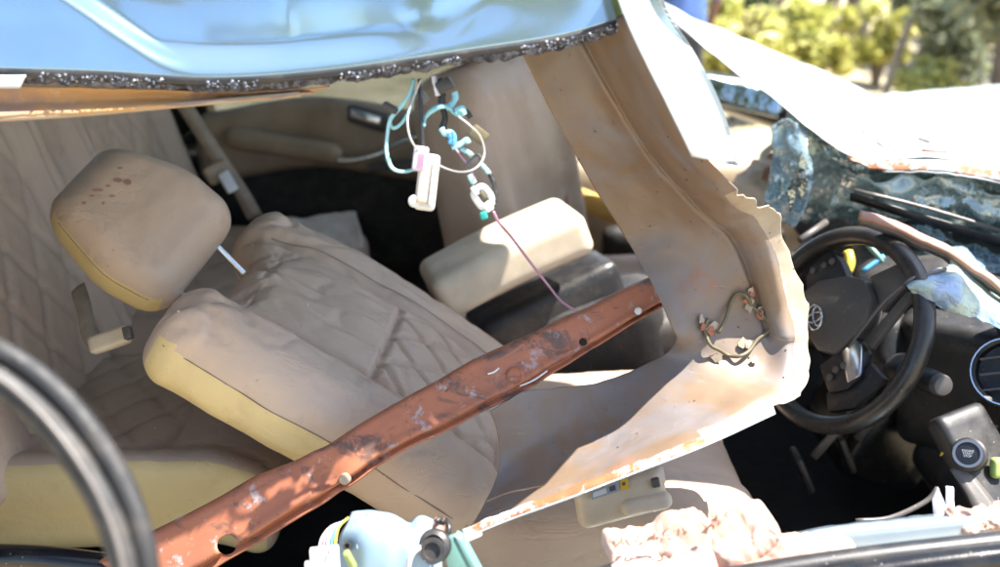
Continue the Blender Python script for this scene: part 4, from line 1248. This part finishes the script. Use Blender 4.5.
# hanging wiring
HAR = thing('wire_harness', 'tangle of wires bound with cyan tape hanging from the roof edge', 'wires', P(430, 90, 1.2))
def wz(x, y, d=1.2):
    return P(360 + x / 3.15, 60 + y / 3.15, d)
def wire(name, pts, r, mat, d=1.2, flat=1.0, seg=8, dj=.0):
    return tube(name, [wz(x, y, d + dj * math.sin(i * 1.7)) for i, (x, y) in enumerate(pts)], [r * .72 * k_ for k_ in (1, .9, 1.08, .85, 1.05, .92, 1.0)], M[mat], HAR, seg, 5, flat=flat)
wire('cyan_wire', [(170, 60), (160, 100), (135, 140), (97, 185), (86, 240), (84, 290), (100, 338), (135, 352), (178, 342)], .0042, 'cyan', 1.19, .6)
wire('cyan_wire', [(168, 60), (166, 110), (155, 160), (130, 200), (104, 214), (94, 190), (97, 175)], .0040, 'cyan', 1.20, .6)
wire('black_wire', [(188, 60), (190, 130), (194, 200), (199, 285)], .0036, 'rubber', 1.185)
wire('grey_wire', [(192, 62), (172, 110), (150, 180), (160, 250), (200, 300), (262, 338), (320, 353), (368, 338), (392, 295), (378, 240), (345, 205), (310, 178)], .0017, 'grey_wire', 1.17, dj=.01)
wire('pale_strap', [(232, 50), (238, 80), (246, 112)], .006, 'white_wire', 1.19, .5)
wire('black_bundle', [(250, 60), (262, 90), (258, 130), (268, 180), (262, 215), (285, 245), (305, 270)], .0062, 'rubber', 1.20)
wire('cyan_tape', [(199, 210), (203, 185), (225, 160), (255, 146), (280, 150), (300, 168), (322, 160), (330, 172)], .0058, 'cyan', 1.185, .6, dj=.006)
wire('cyan_tape', [(270, 152), (288, 140), (300, 120), (297, 100)], .0066, 'cyan', 1.19, .5)
wire('cyan_tape', [(300, 160), (318, 150), (328, 158), (318, 172), (300, 168)], .0052, 'cyan', 1.185, .6)
wire('black_tail', [(312, 150), (335, 162), (348, 182)], .0052, 'rubber', 1.19)
wire('cyan_tape', [(256, 215), (268, 232), (285, 226), (296, 245), (290, 262)], .0062, 'cyan', 1.18, .7)
wire('blue_tape', [(284, 228), (292, 250), (288, 266)], .0085, 'blue', 1.178, .7)
wire('cyan_tape', [(288, 275), (310, 268), (335, 252), (342, 262)], .0058, 'cyan', 1.18, .6)
wire('cyan_tape', [(318, 278), (340, 290), (354, 302)], .0048, 'cyan', 1.185, .7)
wire('mauve_wire', [(300, 280), (325, 310), (350, 345), (362, 380)], .0022, 'mauve', 1.19)
wire('cyan_tape', [(378, 325), (395, 342), (408, 358)], .0045, 'cyan', 1.19, .8)
wire('black_tail', [(408, 358), (420, 385), (428, 420), (424, 448)], .0045, 'rubber', 1.19)
wire('cyan_tape', [(345, 362), (352, 378), (362, 388)], .0055, 'cyan', 1.185, .8)
for (x, y, w_, h_, a, mm) in ((268, 80, .020, .016, 30, 'rubber'), (199, 120, .012, .016, 40, 'graphite'), (373, 235, .022, .017, -38, 'olive'), (360, 322, .022, .011, 42, 'graphite'), (97, 150, .008, .02, 60, 'rubber')):
    a = R(a)
    block('connector', wz(x, y, 1.19), Vector((math.cos(a), 0, math.sin(a))), Vector((-math.sin(a), .2, math.cos(a))), (w_, h_, .012), M[mm], HAR, .002)
LM = thing('interior_lamp', 'small white oblong lamp unit dangling on a black wire', 'lamp unit', wz(205, 470, 1.185))
axx = wz(205, 470, 1.185) - wz(225, 300, 1.185)
pad('housing', wz(212, 385, 1.185), axx, Vector((1, .15, .1)), (.0345, .0125, .007), .005, [M['white']], LM, None, (20, 10, 6))
pad('lens', wz(200, 385, 1.177), axx, Vector((1, .15, .1)), (.026, .0065, .005), .003, [M['ivory']], LM, None, (14, 8, 4))
pad('side_rail', wz(230, 385, 1.180), axx, Vector((1, .15, .1)), (.031, .0035, .008), .003, [M['white']], LM, None, (14, 6, 4))
pad('plug', wz(190, 312, 1.178), axx, Vector((1, .1, 0)), (.015, .009, .008), .003, [M['clear']], LM, None, (10, 8, 6))
lathe('knob', wz(172, 445, 1.18), Vector((0, -1, .3)), [(.0075, -.006), (.0075, .004), (.005, .006)], M['white'], LM, 16)
for k in range(3):
    block('plug_rib', wz(184 + 8 * k, 318, 1.169), axx, Vector((1, .1, 0)), (.022, .0016, .002), M['mauve'], LM, 0)
RM = thing('ring_clip', 'white oblong ring clip with a teal tab dangling on taped wires', 'clip', wz(400, 475, 1.19))
cc = wz(388, 432, 1.19); xx = (wz(418, 475, 1.19) - wz(360, 395, 1.19)).normalized(); yy = (wz(420, 400, 1.19) - wz(370, 440, 1.19)).normalized()
ring = [cc + xx * .0125 * math.copysign(abs(math.cos(a)) ** .6, math.cos(a)) + yy * .0085 * math.copysign(abs(math.sin(a)) ** .6, math.sin(a)) for a in [2 * math.pi * k / 28 for k in range(29)]]
tube('frame', ring, .0046, M['white'], RM, 8, 1)
pad('tab', wz(390, 490, 1.185), Vector((1, 0, .3)), Vector((-.3, .2, 1)), (.0045, .005, .003), .0025, [M['teal']], RM, None, (8, 8, 4))
block('catch', wz(388, 425, 1.188), xx, yy, (.010, .005, .006), M['olive'], RM, .001)
block('catch', wz(362, 412, 1.186), xx, yy, (.012, .006, .006), M['white'], RM, .001)
block('catch', wz(404, 462, 1.186), xx, yy, (.012, .010, .006), M['white'], RM, .001)
TW = thing('thin_wire', 'thin mauve wire trailing from the ring clip down over the armrest', 'wire', P(560, 310, 1.5))
tube('wire', [wz(420, 478, 1.19), wz(440, 515, 1.21), P(512, 238, 1.3), P(530, 262, 1.38), P(548, 285, 1.46), P(562, 302, 1.52), P(578, 312, 1.56)], .0020, M['mauve'], TW, 6, 5)

# ivory plastic cover under the panel, with its sticker
BX = thing('ivory_side_cover', 'ivory plastic seat side cover with a yellow warning sticker', 'plastic cover', P(622, 515, 1.34))
a_ = P(668, 485, 1.34) - P(578, 502, 1.34)
cv = pad('cover', P(620, 496, 1.36), a_, UPV + Vector((0, -.3, 0)), (.064, .034, .018), .016, [M['ivory']], BX, lambda p: Vector((p.x, p.y + .08 * p.x, p.z)), (24, 14, 8))
pad('lower_lobe', P(646, 503, 1.35), a_, UPV, (.036, .013, .016), .012, [M['ivory']], BX, None, (16, 8, 8))
pad('upper_lobe', P(643, 478, 1.355), a_, UPV, (.030, .016, .014), .010, [M['ivory']], BX, None, (14, 8, 8))
pad('notch_block', P(655, 482, 1.34), a_, UPV, (.006, .007, .010), .003, [M['graphite']], BX, None, (6, 6, 4))
nb = (Vector((0, 0, CAM_H)) - P(618, 488, 1.35)).normalized()
def sticker(name, q, mat, d=1.331):
    prism(name, [P(u, v, d) for u, v in q], nb, .0006, mat, BX)
sticker('sticker', [(591, 492), (619, 481), (620, 491), (592, 500)], M['grey_label'])
sticker('sticker_print', [(593, 493), (606, 488), (607, 493), (593, 498)], M['white'], 1.3302)
sticker('sticker_print', [(609, 487), (615, 485), (616, 490), (610, 492)], M['ink'], 1.3302)
sticker('warning_sticker', [(620, 481), (628, 478), (629, 489), (621, 491)], M['label_y'])
sticker('sticker_print', [(622, 483), (625, 482), (625.5, 485), (622.5, 486)], M['ink'], 1.3302)

# washer bottle, plug, bracket, connector at the lower edge
WB = thing('washer_bottle', 'pale blue translucent plastic reservoir wedged under the beam', 'plastic bottle', P(390, 567, 1.2))
def wb_w(s, t, co):
    return co + Vector((0, .005, .004)) * fbm(co, 14, 3)
sheet('bottle', [[P(352, 515, 1.26), P(366, 512, 1.25), P(384, 514, 1.25), P(400, 521, 1.25), (P(410, 526, 1.25)), P(420, 518, 1.26), P(432, 520, 1.28)],
                 [P(346, 528, 1.22), P(364, 524, 1.19), P(384, 526, 1.18), P(400, 532, 1.18), P(410, 535, 1.18), P(422, 530, 1.19), P(436, 532, 1.22)],
                 [P(340, 542, 1.21), P(362, 544, 1.17), P(384, 548, 1.16), P(400, 550, 1.16), P(412, 552, 1.16), P(424, 550, 1.17), P(440, 552, 1.20)],
                 [P(342, 575, 1.21), P(362, 585, 1.17), P(384, 590, 1.16), P(400, 590, 1.16), P(412, 590, 1.16), P(424, 590, 1.17), P(442, 590, 1.20)]],
      M['bottle'], WB, 7, 8, .004, wb_w)
block('moulded_rib', P(375, 517, 1.222), P(386, 519, 1.22) - P(366, 514, 1.22), UPV, (.024, .006, .006), M['bottle'], WB, .002)
for (u, v) in ((347, 546), (361, 546), (371, 558)):
    lathe('fixing_lug', P(u, v, 1.178), (Vector((0, 0, CAM_H)) - P(u, v, 1.18)).normalized(), [(.0055, -.012), (.0055, .004), (.003, .004), (.0025, -.002)], M['bottle'] if u != 347 else M['rubber'], WB, 12)
GP = thing('rubber_grommet', 'dark round rubber grommet and stem beside the blue reservoir', 'grommet', P(434, 567, 1.13))
gax = (P(428, 560, 1.13) - P(440, 528, 1.16)).normalized()
lathe('grommet', P(434, 546, 1.14), Vector((-.1, -.8, .5)), [(.010, -.02), (.018, -.014), (.020, -.006), (.018, .0), (.013, .003), (.012, -.004)], M['rubber'], GP, 24)
lathe('grommet_lip', P(433, 551, 1.135), Vector((-.1, -.8, .5)), [(.013, .0), (.0155, .003), (.0145, .007), (.010, .007), (.009, .002)], M['rubber'], GP, 24)
tube('stem', [P(436, 542, 1.16), P(438, 530, 1.17), P(440, 521, 1.18)], .008, M['brown_scrap'], GP, 10, 3)
tube('clip_arm', [P(446, 540, 1.165), P(449, 528, 1.17), P(446, 520, 1.18)], .0035, M['rubber'], GP, 8, 3)
tube('clip_arm', [P(436, 522, 1.16), P(440, 519, 1.165), P(444, 523, 1.17)], .003, M['rubber'], GP, 8, 3)
GB = thing('green_bracket', 'pale green plastic bracket standing beside the rubber grommet', 'bracket', P(460, 567, 1.14))
prism('plate', [P(u, v, 1.15) for u, v in ((440, 541), (454, 536), (474, 575), (452, 582))], Vector((.3, .9, .1)).normalized(), .006, M['green_bracket'], GB, .001)
prism('flange', [P(u, v, 1.148) for u, v in ((454, 536), (461, 540), (480, 575), (474, 576))], Vector((.3, .9, .1)).normalized(), .012, M['green_bracket'], GB, .001)
tube('pipe', [P(452, 539, 1.16), P(462, 541, 1.165), P(480, 534, 1.19)], .0035, M['white_wire'], GB, 8, 3)
HS = thing('coiled_hose', 'pale coiled hose loop below the blue reservoir', 'hose', P(415, 580, 1.12))
tube('hose', [P(408, 580, 1.14), P(409, 562, 1.13), P(416, 550, 1.13), P(426, 549, 1.14), P(430, 560, 1.145)], .0035, M['white_wire'], HS, 8, 4)
CN = thing('white_connector', 'square white wiring connector on white and mauve wires', 'connector', P(325, 580, 1.15))
block('shell', P(325, 560, 1.15), Vector((1, .15, .02)), UPV, (.034, .030, .016), M['white'], CN, .002)
block('lower_step', P(312, 568, 1.143), Vector((1, .15, .02)), UPV, (.016, .016, .016), M['white'], CN, .002)
lathe('pin', P(329, 552, 1.14), Vector((0, -1, .3)), [(.0022, 0), (.0022, .003), (.0015, .003)], M['mauve'], CN, 10)
for k, mm in enumerate(('white_wire', 'mauve', 'white_wire', 'blue', 'yellow')):
    tube('wire', [P(319 + 4 * k, 551, 1.155), P(322 + 3.5 * k, 538, 1.17), P(331 + 2 * k, 527, 1.19), P(344 + 1.0 * k, 522 - k, 1.22)], .0017, M[mm], CN, 6, 4)
YC = thing('lime_clip', 'small lime plastic clip between the connector and the blue reservoir', 'clip', P(348, 580, 1.16))
pad('clip', P(350, 560, 1.16), Vector((.4, 0, -1)), Vector((1, 0, .3)), (.013, .004, .005), .003, [M['lime']], YC, None, (10, 6, 4))

# black rubber weatherstrip arching in front
RB = thing('rubber_weatherstrip', 'black rubber weatherstrip arching up in front of the rear seat', 'weatherstrip', P(120, 620, .72))
pp = [P(-420, 250, 1.10), P(-370, 320, 1.02), P(-280, 348, .90), P(-160, 346, .79), P(-70, 352, .745), P(-25, 368, .74), P(15, 392, .74), P(55, 430, .735), (P(92, 482, .73)), P(115, 530, .725), P(128, 580, .72), P(134, 640, .72), P(136, 720, .72)]
tube('seal_bulb', pp, .0115, M['seal'], RB, 12, 6)
tube('seal_lip', [p + Vector((.012, .010, .012)) for p in pp], .0085, M['seal'], RB, 10, 6)
tube('metal_core', [p + Vector((.002, -.009, .009)) for p in pp], .0022, M['graphite'], RB, 6, 6)

# torn padding on the belt line
def lump(name, C, X, Y, half, seed, label):
    t = thing(name, label, 'foam padding', C - Vector((0, 0, half[2])))
    def d(p):
        q = p.copy()
        q += p.normalized() * .020 * fbm(p, 11, 2, seed)
        q.z += .007 * fbm(p, 26, 4, seed + 2) + .004 * fbm(p, 110, 3, seed)
        q.y += .006 * fbm(p, 48, 3, seed + 5)
        return q
    pad('padding', C, X, Y, half, min(half) * .9, [M['foam']], t, d, (44, 24, 20))
    return t
l1 = lump('torn_padding', P(737, 538, 1.17), P(775, 520, 1.17) - P(705, 548, 1.17), Vector((0, 1, .2)), (.042, .035, .024), 1, 'upright torn lump of peach foam padding on the door edge')
l2 = lump('torn_padding', P(660, 556, 1.15), P(700, 550, 1.15) - P(610, 568, 1.15), Vector((0, 1, .2)), (.062, .05, .014), 2, 'long flat torn strip of peach foam padding with frayed top')
l3 = lump('torn_padding', P(790, 558, 1.14), P(840, 548, 1.14) - P(740, 566, 1.14), Vector((0, 1, .1)), (.065, .03, .009), 3, 'thin sunlit layer of foam padding spread along the door belt line')
l4 = lump('torn_padding', P(984, 522, 1.165), P(1020, 516, 1.165) - P(960, 526, 1.165), Vector((0, 1, .1)), (.036, .025, .010), 4, 'pale crust of foam on the door edge below the start button')
for k in range(26):
    u = rg.uniform(612, 715); v = 541 - (u - 612) * .13 + rg.uniform(-2, 4)
    a = P(u, v + 4, 1.13)
    tube('fibre', [a, a + Vector((rg.uniform(-.004, .004), -.002, .006)), a + Vector((rg.uniform(-.01, .01), -.004, rg.uniform(.008, .018)))], [.0016, .0008], M['foam'], l2, 5, 3)
# white broken clip standing in the footwell
BC = thing('broken_white_clip', 'pair of broken white plastic prongs standing up at the door edge', 'plastic clip', P(945, 522, 1.26))
prism('prong', [P(u, v, 1.26) for u, v in ((932, 500), (938, 489), (945, 505), (952, 521), (934, 521))], Vector((.3, .9, 0)).normalized(), .008, M['clear'], BC, .001)
prism('prong', [P(u, v, 1.265) for u, v in ((946, 488), (954, 489), (954, 500), (956, 520), (949, 520), (946, 502))], Vector((.3, .9, 0)).normalized(), .006, M['white'], BC, .001)
# scraps on the rear seat and outside the far window
SCR = thing('paper_scrap', 'crumpled pale sheet lying on the rear seat', 'paper', P(305, 228, 2.66))
sheet('sheet', [[P(268, 221, 2.62), P(300, 216, 2.66), P(335, 213, 2.66), P(356, 214, 2.66)], [P(285, 230, 2.58), P(310, 232, 2.58), P(338, 236, 2.58), P(362, 234, 2.58)], [P(300, 232, 2.55), P(318, 236, 2.54), P(342, 246, 2.54), P(364, 246, 2.55)]], M['paper'], SCR, 6, 6, .002, lambda s, t, co: co + Vector((0, 0, .012)) * fbm(co, 14, 3))
AB = thing('deflated_airbag', 'crumpled pinkish white airbag cloth beside the broken windscreen', 'airbag', P(762, 215, 2.35))
def ab(p):
    return p + p.normalized() * .03 * fbm(p, 12, 4, 2)
pad('cloth', P(757, 186, 2.35), Vector((1, 0, .8)), Vector((0, 1, 0)), (.055, .06, .06), .05, [M['paper']], AB, ab, (24, 20, 20))
pad('inner_fold', P(768, 170, 2.33), Vector((1, 0, 1)), Vector((0, 1, 0)), (.035, .04, .02), .018, [M['brown_scrap']], AB, ab, (16, 14, 8))
WLP = thing('white_cable_loop', 'white cable loop standing above the airbag cloth', 'cable', P(775, 165, 2.3))
tube('cable', [P(782, 142, 2.32), P(772, 147, 2.31), P(764, 154, 2.3), P(763, 160, 2.3), P(770, 163, 2.3), P(777, 167, 2.3)], .0085, M['white'], WLP, 8, 5)

# person in blue standing beyond the car
def person(x, y, rot):
    t = thing('person', 'person in a blue shirt and dark trousers standing beyond the wreck', 'person', (x, y, 0))
    J = {'pel': (0, 0, .95), 'sp': (0, .01, 1.12), 'ch': (0, 0, 1.32), 'nk': (0, 0, 1.48), 'h1': (0, -.02, 1.58), 'h2': (0, -.02, 1.68)}
    E = [('pel', 'sp'), ('sp', 'ch'), ('ch', 'nk'), ('nk', 'h1'), ('h1', 'h2')]
    rad = {'pel': (.15, .11), 'sp': (.145, .10), 'ch': (.17, .115), 'nk': (.06, .06), 'h1': (.082, .095), 'h2': (.075, .085)}
    for s, k in ((-1, 'l'), (1, 'r')):
        J.update({'sh' + k: (s * .19, 0, 1.42), 'el' + k: (s * .25, .03, 1.13), 'wr' + k: (s * .25, -.07, .90), 'ha' + k: (s * .245, -.10, .81),
                  'hp' + k: (s * .09, 0, .88), 'kn' + k: (s * .11, -.02, .49), 'an' + k: (s * .12, .02, .08), 'to' + k: (s * .14, -.15, .035)})
        E += [('ch', 'sh' + k), ('sh' + k, 'el' + k), ('el' + k, 'wr' + k), ('wr' + k, 'ha' + k), ('pel', 'hp' + k), ('hp' + k, 'kn' + k), ('kn' + k, 'an' + k), ('an' + k, 'to' + k)]
        rad.update({'sh' + k: (.075, .075), 'el' + k: (.048, .048), 'wr' + k: (.032, .028), 'ha' + k: (.042, .022), 'hp' + k: (.095, .095), 'kn' + k: (.062, .062), 'an' + k: (.045, .045), 'to' + k: (.042, .032)})
    names = list(J)
    me = bpy.data.meshes.new('body')
    me.from_pydata([J[k] for k in names], [(names.index(a), names.index(b)) for a, b in E], [])
    o = bpy.data.objects.new('body', me)
    COL.objects.link(o)
    o.modifiers.new('skin', 'SKIN')
    for i, k in enumerate(names):
        me.skin_vertices[0].data[i].radius = rad[k]
        me.skin_vertices[0].data[i].use_root = (k == 'pel')
    ss = o.modifiers.new('sub', 'SUBSURF'); ss.levels = 2; ss.render_levels = 2
    dg = bpy.context.evaluated_depsgraph_get()
    m2 = bpy.data.meshes.new_from_object(o.evaluated_get(dg))
    bpy.data.objects.remove(o)
    for m in (M['cloth'], M['trouser'], M['skin'], M['hair']):
        m2.materials.append(m)
    for p in m2.polygons:
        c = p.center
        p.material_index = 2 if (c.z > 1.49 or (abs(c.x) > .17 and c.z < 1.12 and c.z > .7)) else (1 if c.z < .93 else 0)
        if c.z > 1.64 or (c.z > 1.57 and c.y > .0):
            p.material_index = 3
        p.use_smooth = True
    m2.transform(Matrix.Translation((x, y, 0)) @ Matrix.Rotation(rot, 4, 'Z'))
    o = bpy.data.objects.new('body', m2)
    COL.objects.link(o)
    put(o, t)
person(1.36, 7.4, R(200))

# ------------------------------------------------------------------ small traces laid on the surfaces
bpy.context.view_layer.update()
DG = bpy.context.evaluated_depsgraph_get()
def pick(ob, u, v, lift=.001):
    """the point where bearing (u, v) meets the surface of ob"""
    ev = ob.evaluated_get(DG)
    mi = ob.matrix_world.inverted()
    o_ = Vector((0, 0, CAM_H)); d_ = (P(u, v, 1) - o_).normalized()
    ok, loc, n, k = ev.ray_cast(mi @ o_, (mi.to_3x3() @ d_).normalized())
    if not ok:
        return None
    n = n if n.dot(d_) < 0 else -n
    return ob.matrix_world @ loc + n * lift, n
def trace(name, ob, pts, r, mat, parent):
    q = [pick(ob, u, v, r * .3) for u, v in pts]
    q = [a[0] for a in q if a]
    if len(q) > 1:
        return tube(name, q, r, mat, parent, 5, 3)
trace('crease', fold, [(838, 108), (850, 120), (866, 134), (882, 146), (898, 153)], .0022, M['rust'], fold)
trace('scar', fold, [(922, 151), (932, 152), (946, 153)], .004, M['rust'], fold)
trace('scar', fold, [(918, 139), (924, 141), (930, 143)], .0035, M['graphite'], fold)
for (a, b) in (((955, 121), (975, 122)), ((962, 125), (990, 124)), ((980, 118), (1000, 120)), ((985, 130), (1000, 131))):
    trace('paint_smear', fold, [a, ((a[0] + b[0]) / 2, (a[1] + b[1]) / 2 + 1), b], .0022, M['paint'], fold)
trace('crease', fold, [(700, 30), (740, 58), (790, 88), (850, 106)], .0012, M['graphite'], fold)
# dried stains on the headrest
for (u, v, a, b) in ((118, 180, 5, 2.2), (127, 182, 4, 3), (98, 190, 6, 1.6), (108, 186, 3, 1.3), (112, 196, 3, 1.4), (92, 196, 3, 1.2), (84, 203, 2.5, 1.5), (103, 203, 2, 1.4), (120, 168, 3, 1.2)):
    c0 = pick(hr, u, v, .0005)
    if c0:
        pts = []
        for k in range(9):
            q = pick(hr, u + a * rg.uniform(.7, 1.2) * math.cos(k * .698), v + b * rg.uniform(.7, 1.2) * math.sin(k * .698), .0004)
            if q:
                pts.append(q[0])
        if len(pts) > 4:
            prism('stain', pts, c0[1], .0003, M['brown_scrap'], hr)
# glass crumbs on the seats
def scatter(ob, box, n, seed, s0, s1, name='glass_crumbs', mat='crumb'):
    rnd = random.Random(seed)
    vs, fs = [], []
    for k in range(n):
        q = pick(ob, rnd.uniform(box[0], box[2]), rnd.uniform(box[1], box[3]), 0)
        if not q:
            continue
        sc = rnd.uniform(s0, s1)
        p = q[0] + q[1] * sc * .6
        m = Matrix.Rotation(rnd.uniform(0, 6), 3, Vector((rnd.random(), rnd.random(), rnd.random())).normalized())
        i0 = len(vs)
        for c in ((-1, -1, -1), (1, -1, -1), (1, 1, -1), (-1, 1, -1), (-1, -1, 1), (1, -1, 1), (1, 1, 1), (-1, 1, 1)):
            vs.append(p + m @ Vector(c) * sc)
        for f in ((0, 1, 2, 3), (7, 6, 5, 4), (0, 4, 5, 1), (1, 5, 6, 2), (2, 6, 7, 3), (3, 7, 4, 0)):
            fs.append(tuple(i0 + x for x in f))
    o = link(name, mesh_from(vs, fs), M[mat], ob, False)
    o['kind'] = 'stuff'
    return o
c1 = scatter(bk, (160, 240, 480, 480), 45, 1, .0005, .0012, mat='ivory')
c1.parent = seat1
c1 = scatter(rear, (60, 360, 240, 500), 25, 2, .0005, .0012, mat='ivory')
c1 = scatter(dash, (860, 330, 1000, 520), 60, 3, .0006, .0016)
c1 = scatter(ws, (780, 120, 1000, 260), 160, 4, .0008, .0026)
c1 = scatter(shell, (520, 60, 800, 520), 70, 5, .0004, .0010, 'dirt_specks', 'ink')
c1.parent = PAN; c1.matrix_parent_inverse = Matrix.Translation(-Vector(PAN.location))

# cable loop caught in the corner of the pressing, with torn flakes around it
lp = [(716, 334), (722, 318), (730, 302), (737, 292), (745, 294), (752, 306), (760, 318), (764, 330), (757, 340), (748, 352), (738, 358), (728, 356), (718, 350), (708, 344), (704, 330), (706, 318)]
pts = [pick(shell, u, v, .007 + .004 * math.sin(k * 2.1)) for k, (u, v) in enumerate(lp)]
tube('cable_loop', [q[0] for q in pts if q], .0028, M['olive'], PAN, 8, 4)
for k in range(20):
    u, v = lp[rg.randrange(3, 10)] if k < 13 else lp[rg.randrange(12, 16)]
    u += rg.uniform(-8, 8); v += rg.uniform(-9, 9)
    c0 = pick(shell, u, v, .001)
    if not c0:
        continue
    n0 = (c0[1] + Vector((rg.uniform(-.5, .5), rg.uniform(-.3, .3), rg.uniform(-.5, .5)))).normalized()
    ex = n0.orthogonal().normalized(); ey = n0.cross(ex)
    pts = []
    for a in range(7):
        rr = rg.uniform(.003, .0095)
        pts.append(c0[0] + n0 * .0045 + (ex * math.cos(a * .8976) + ey * math.sin(a * .8976)) * rr)
    prism('paint_flake', pts, n0, .0009, M['lip'] if k % 3 else M['rust'], PAN)
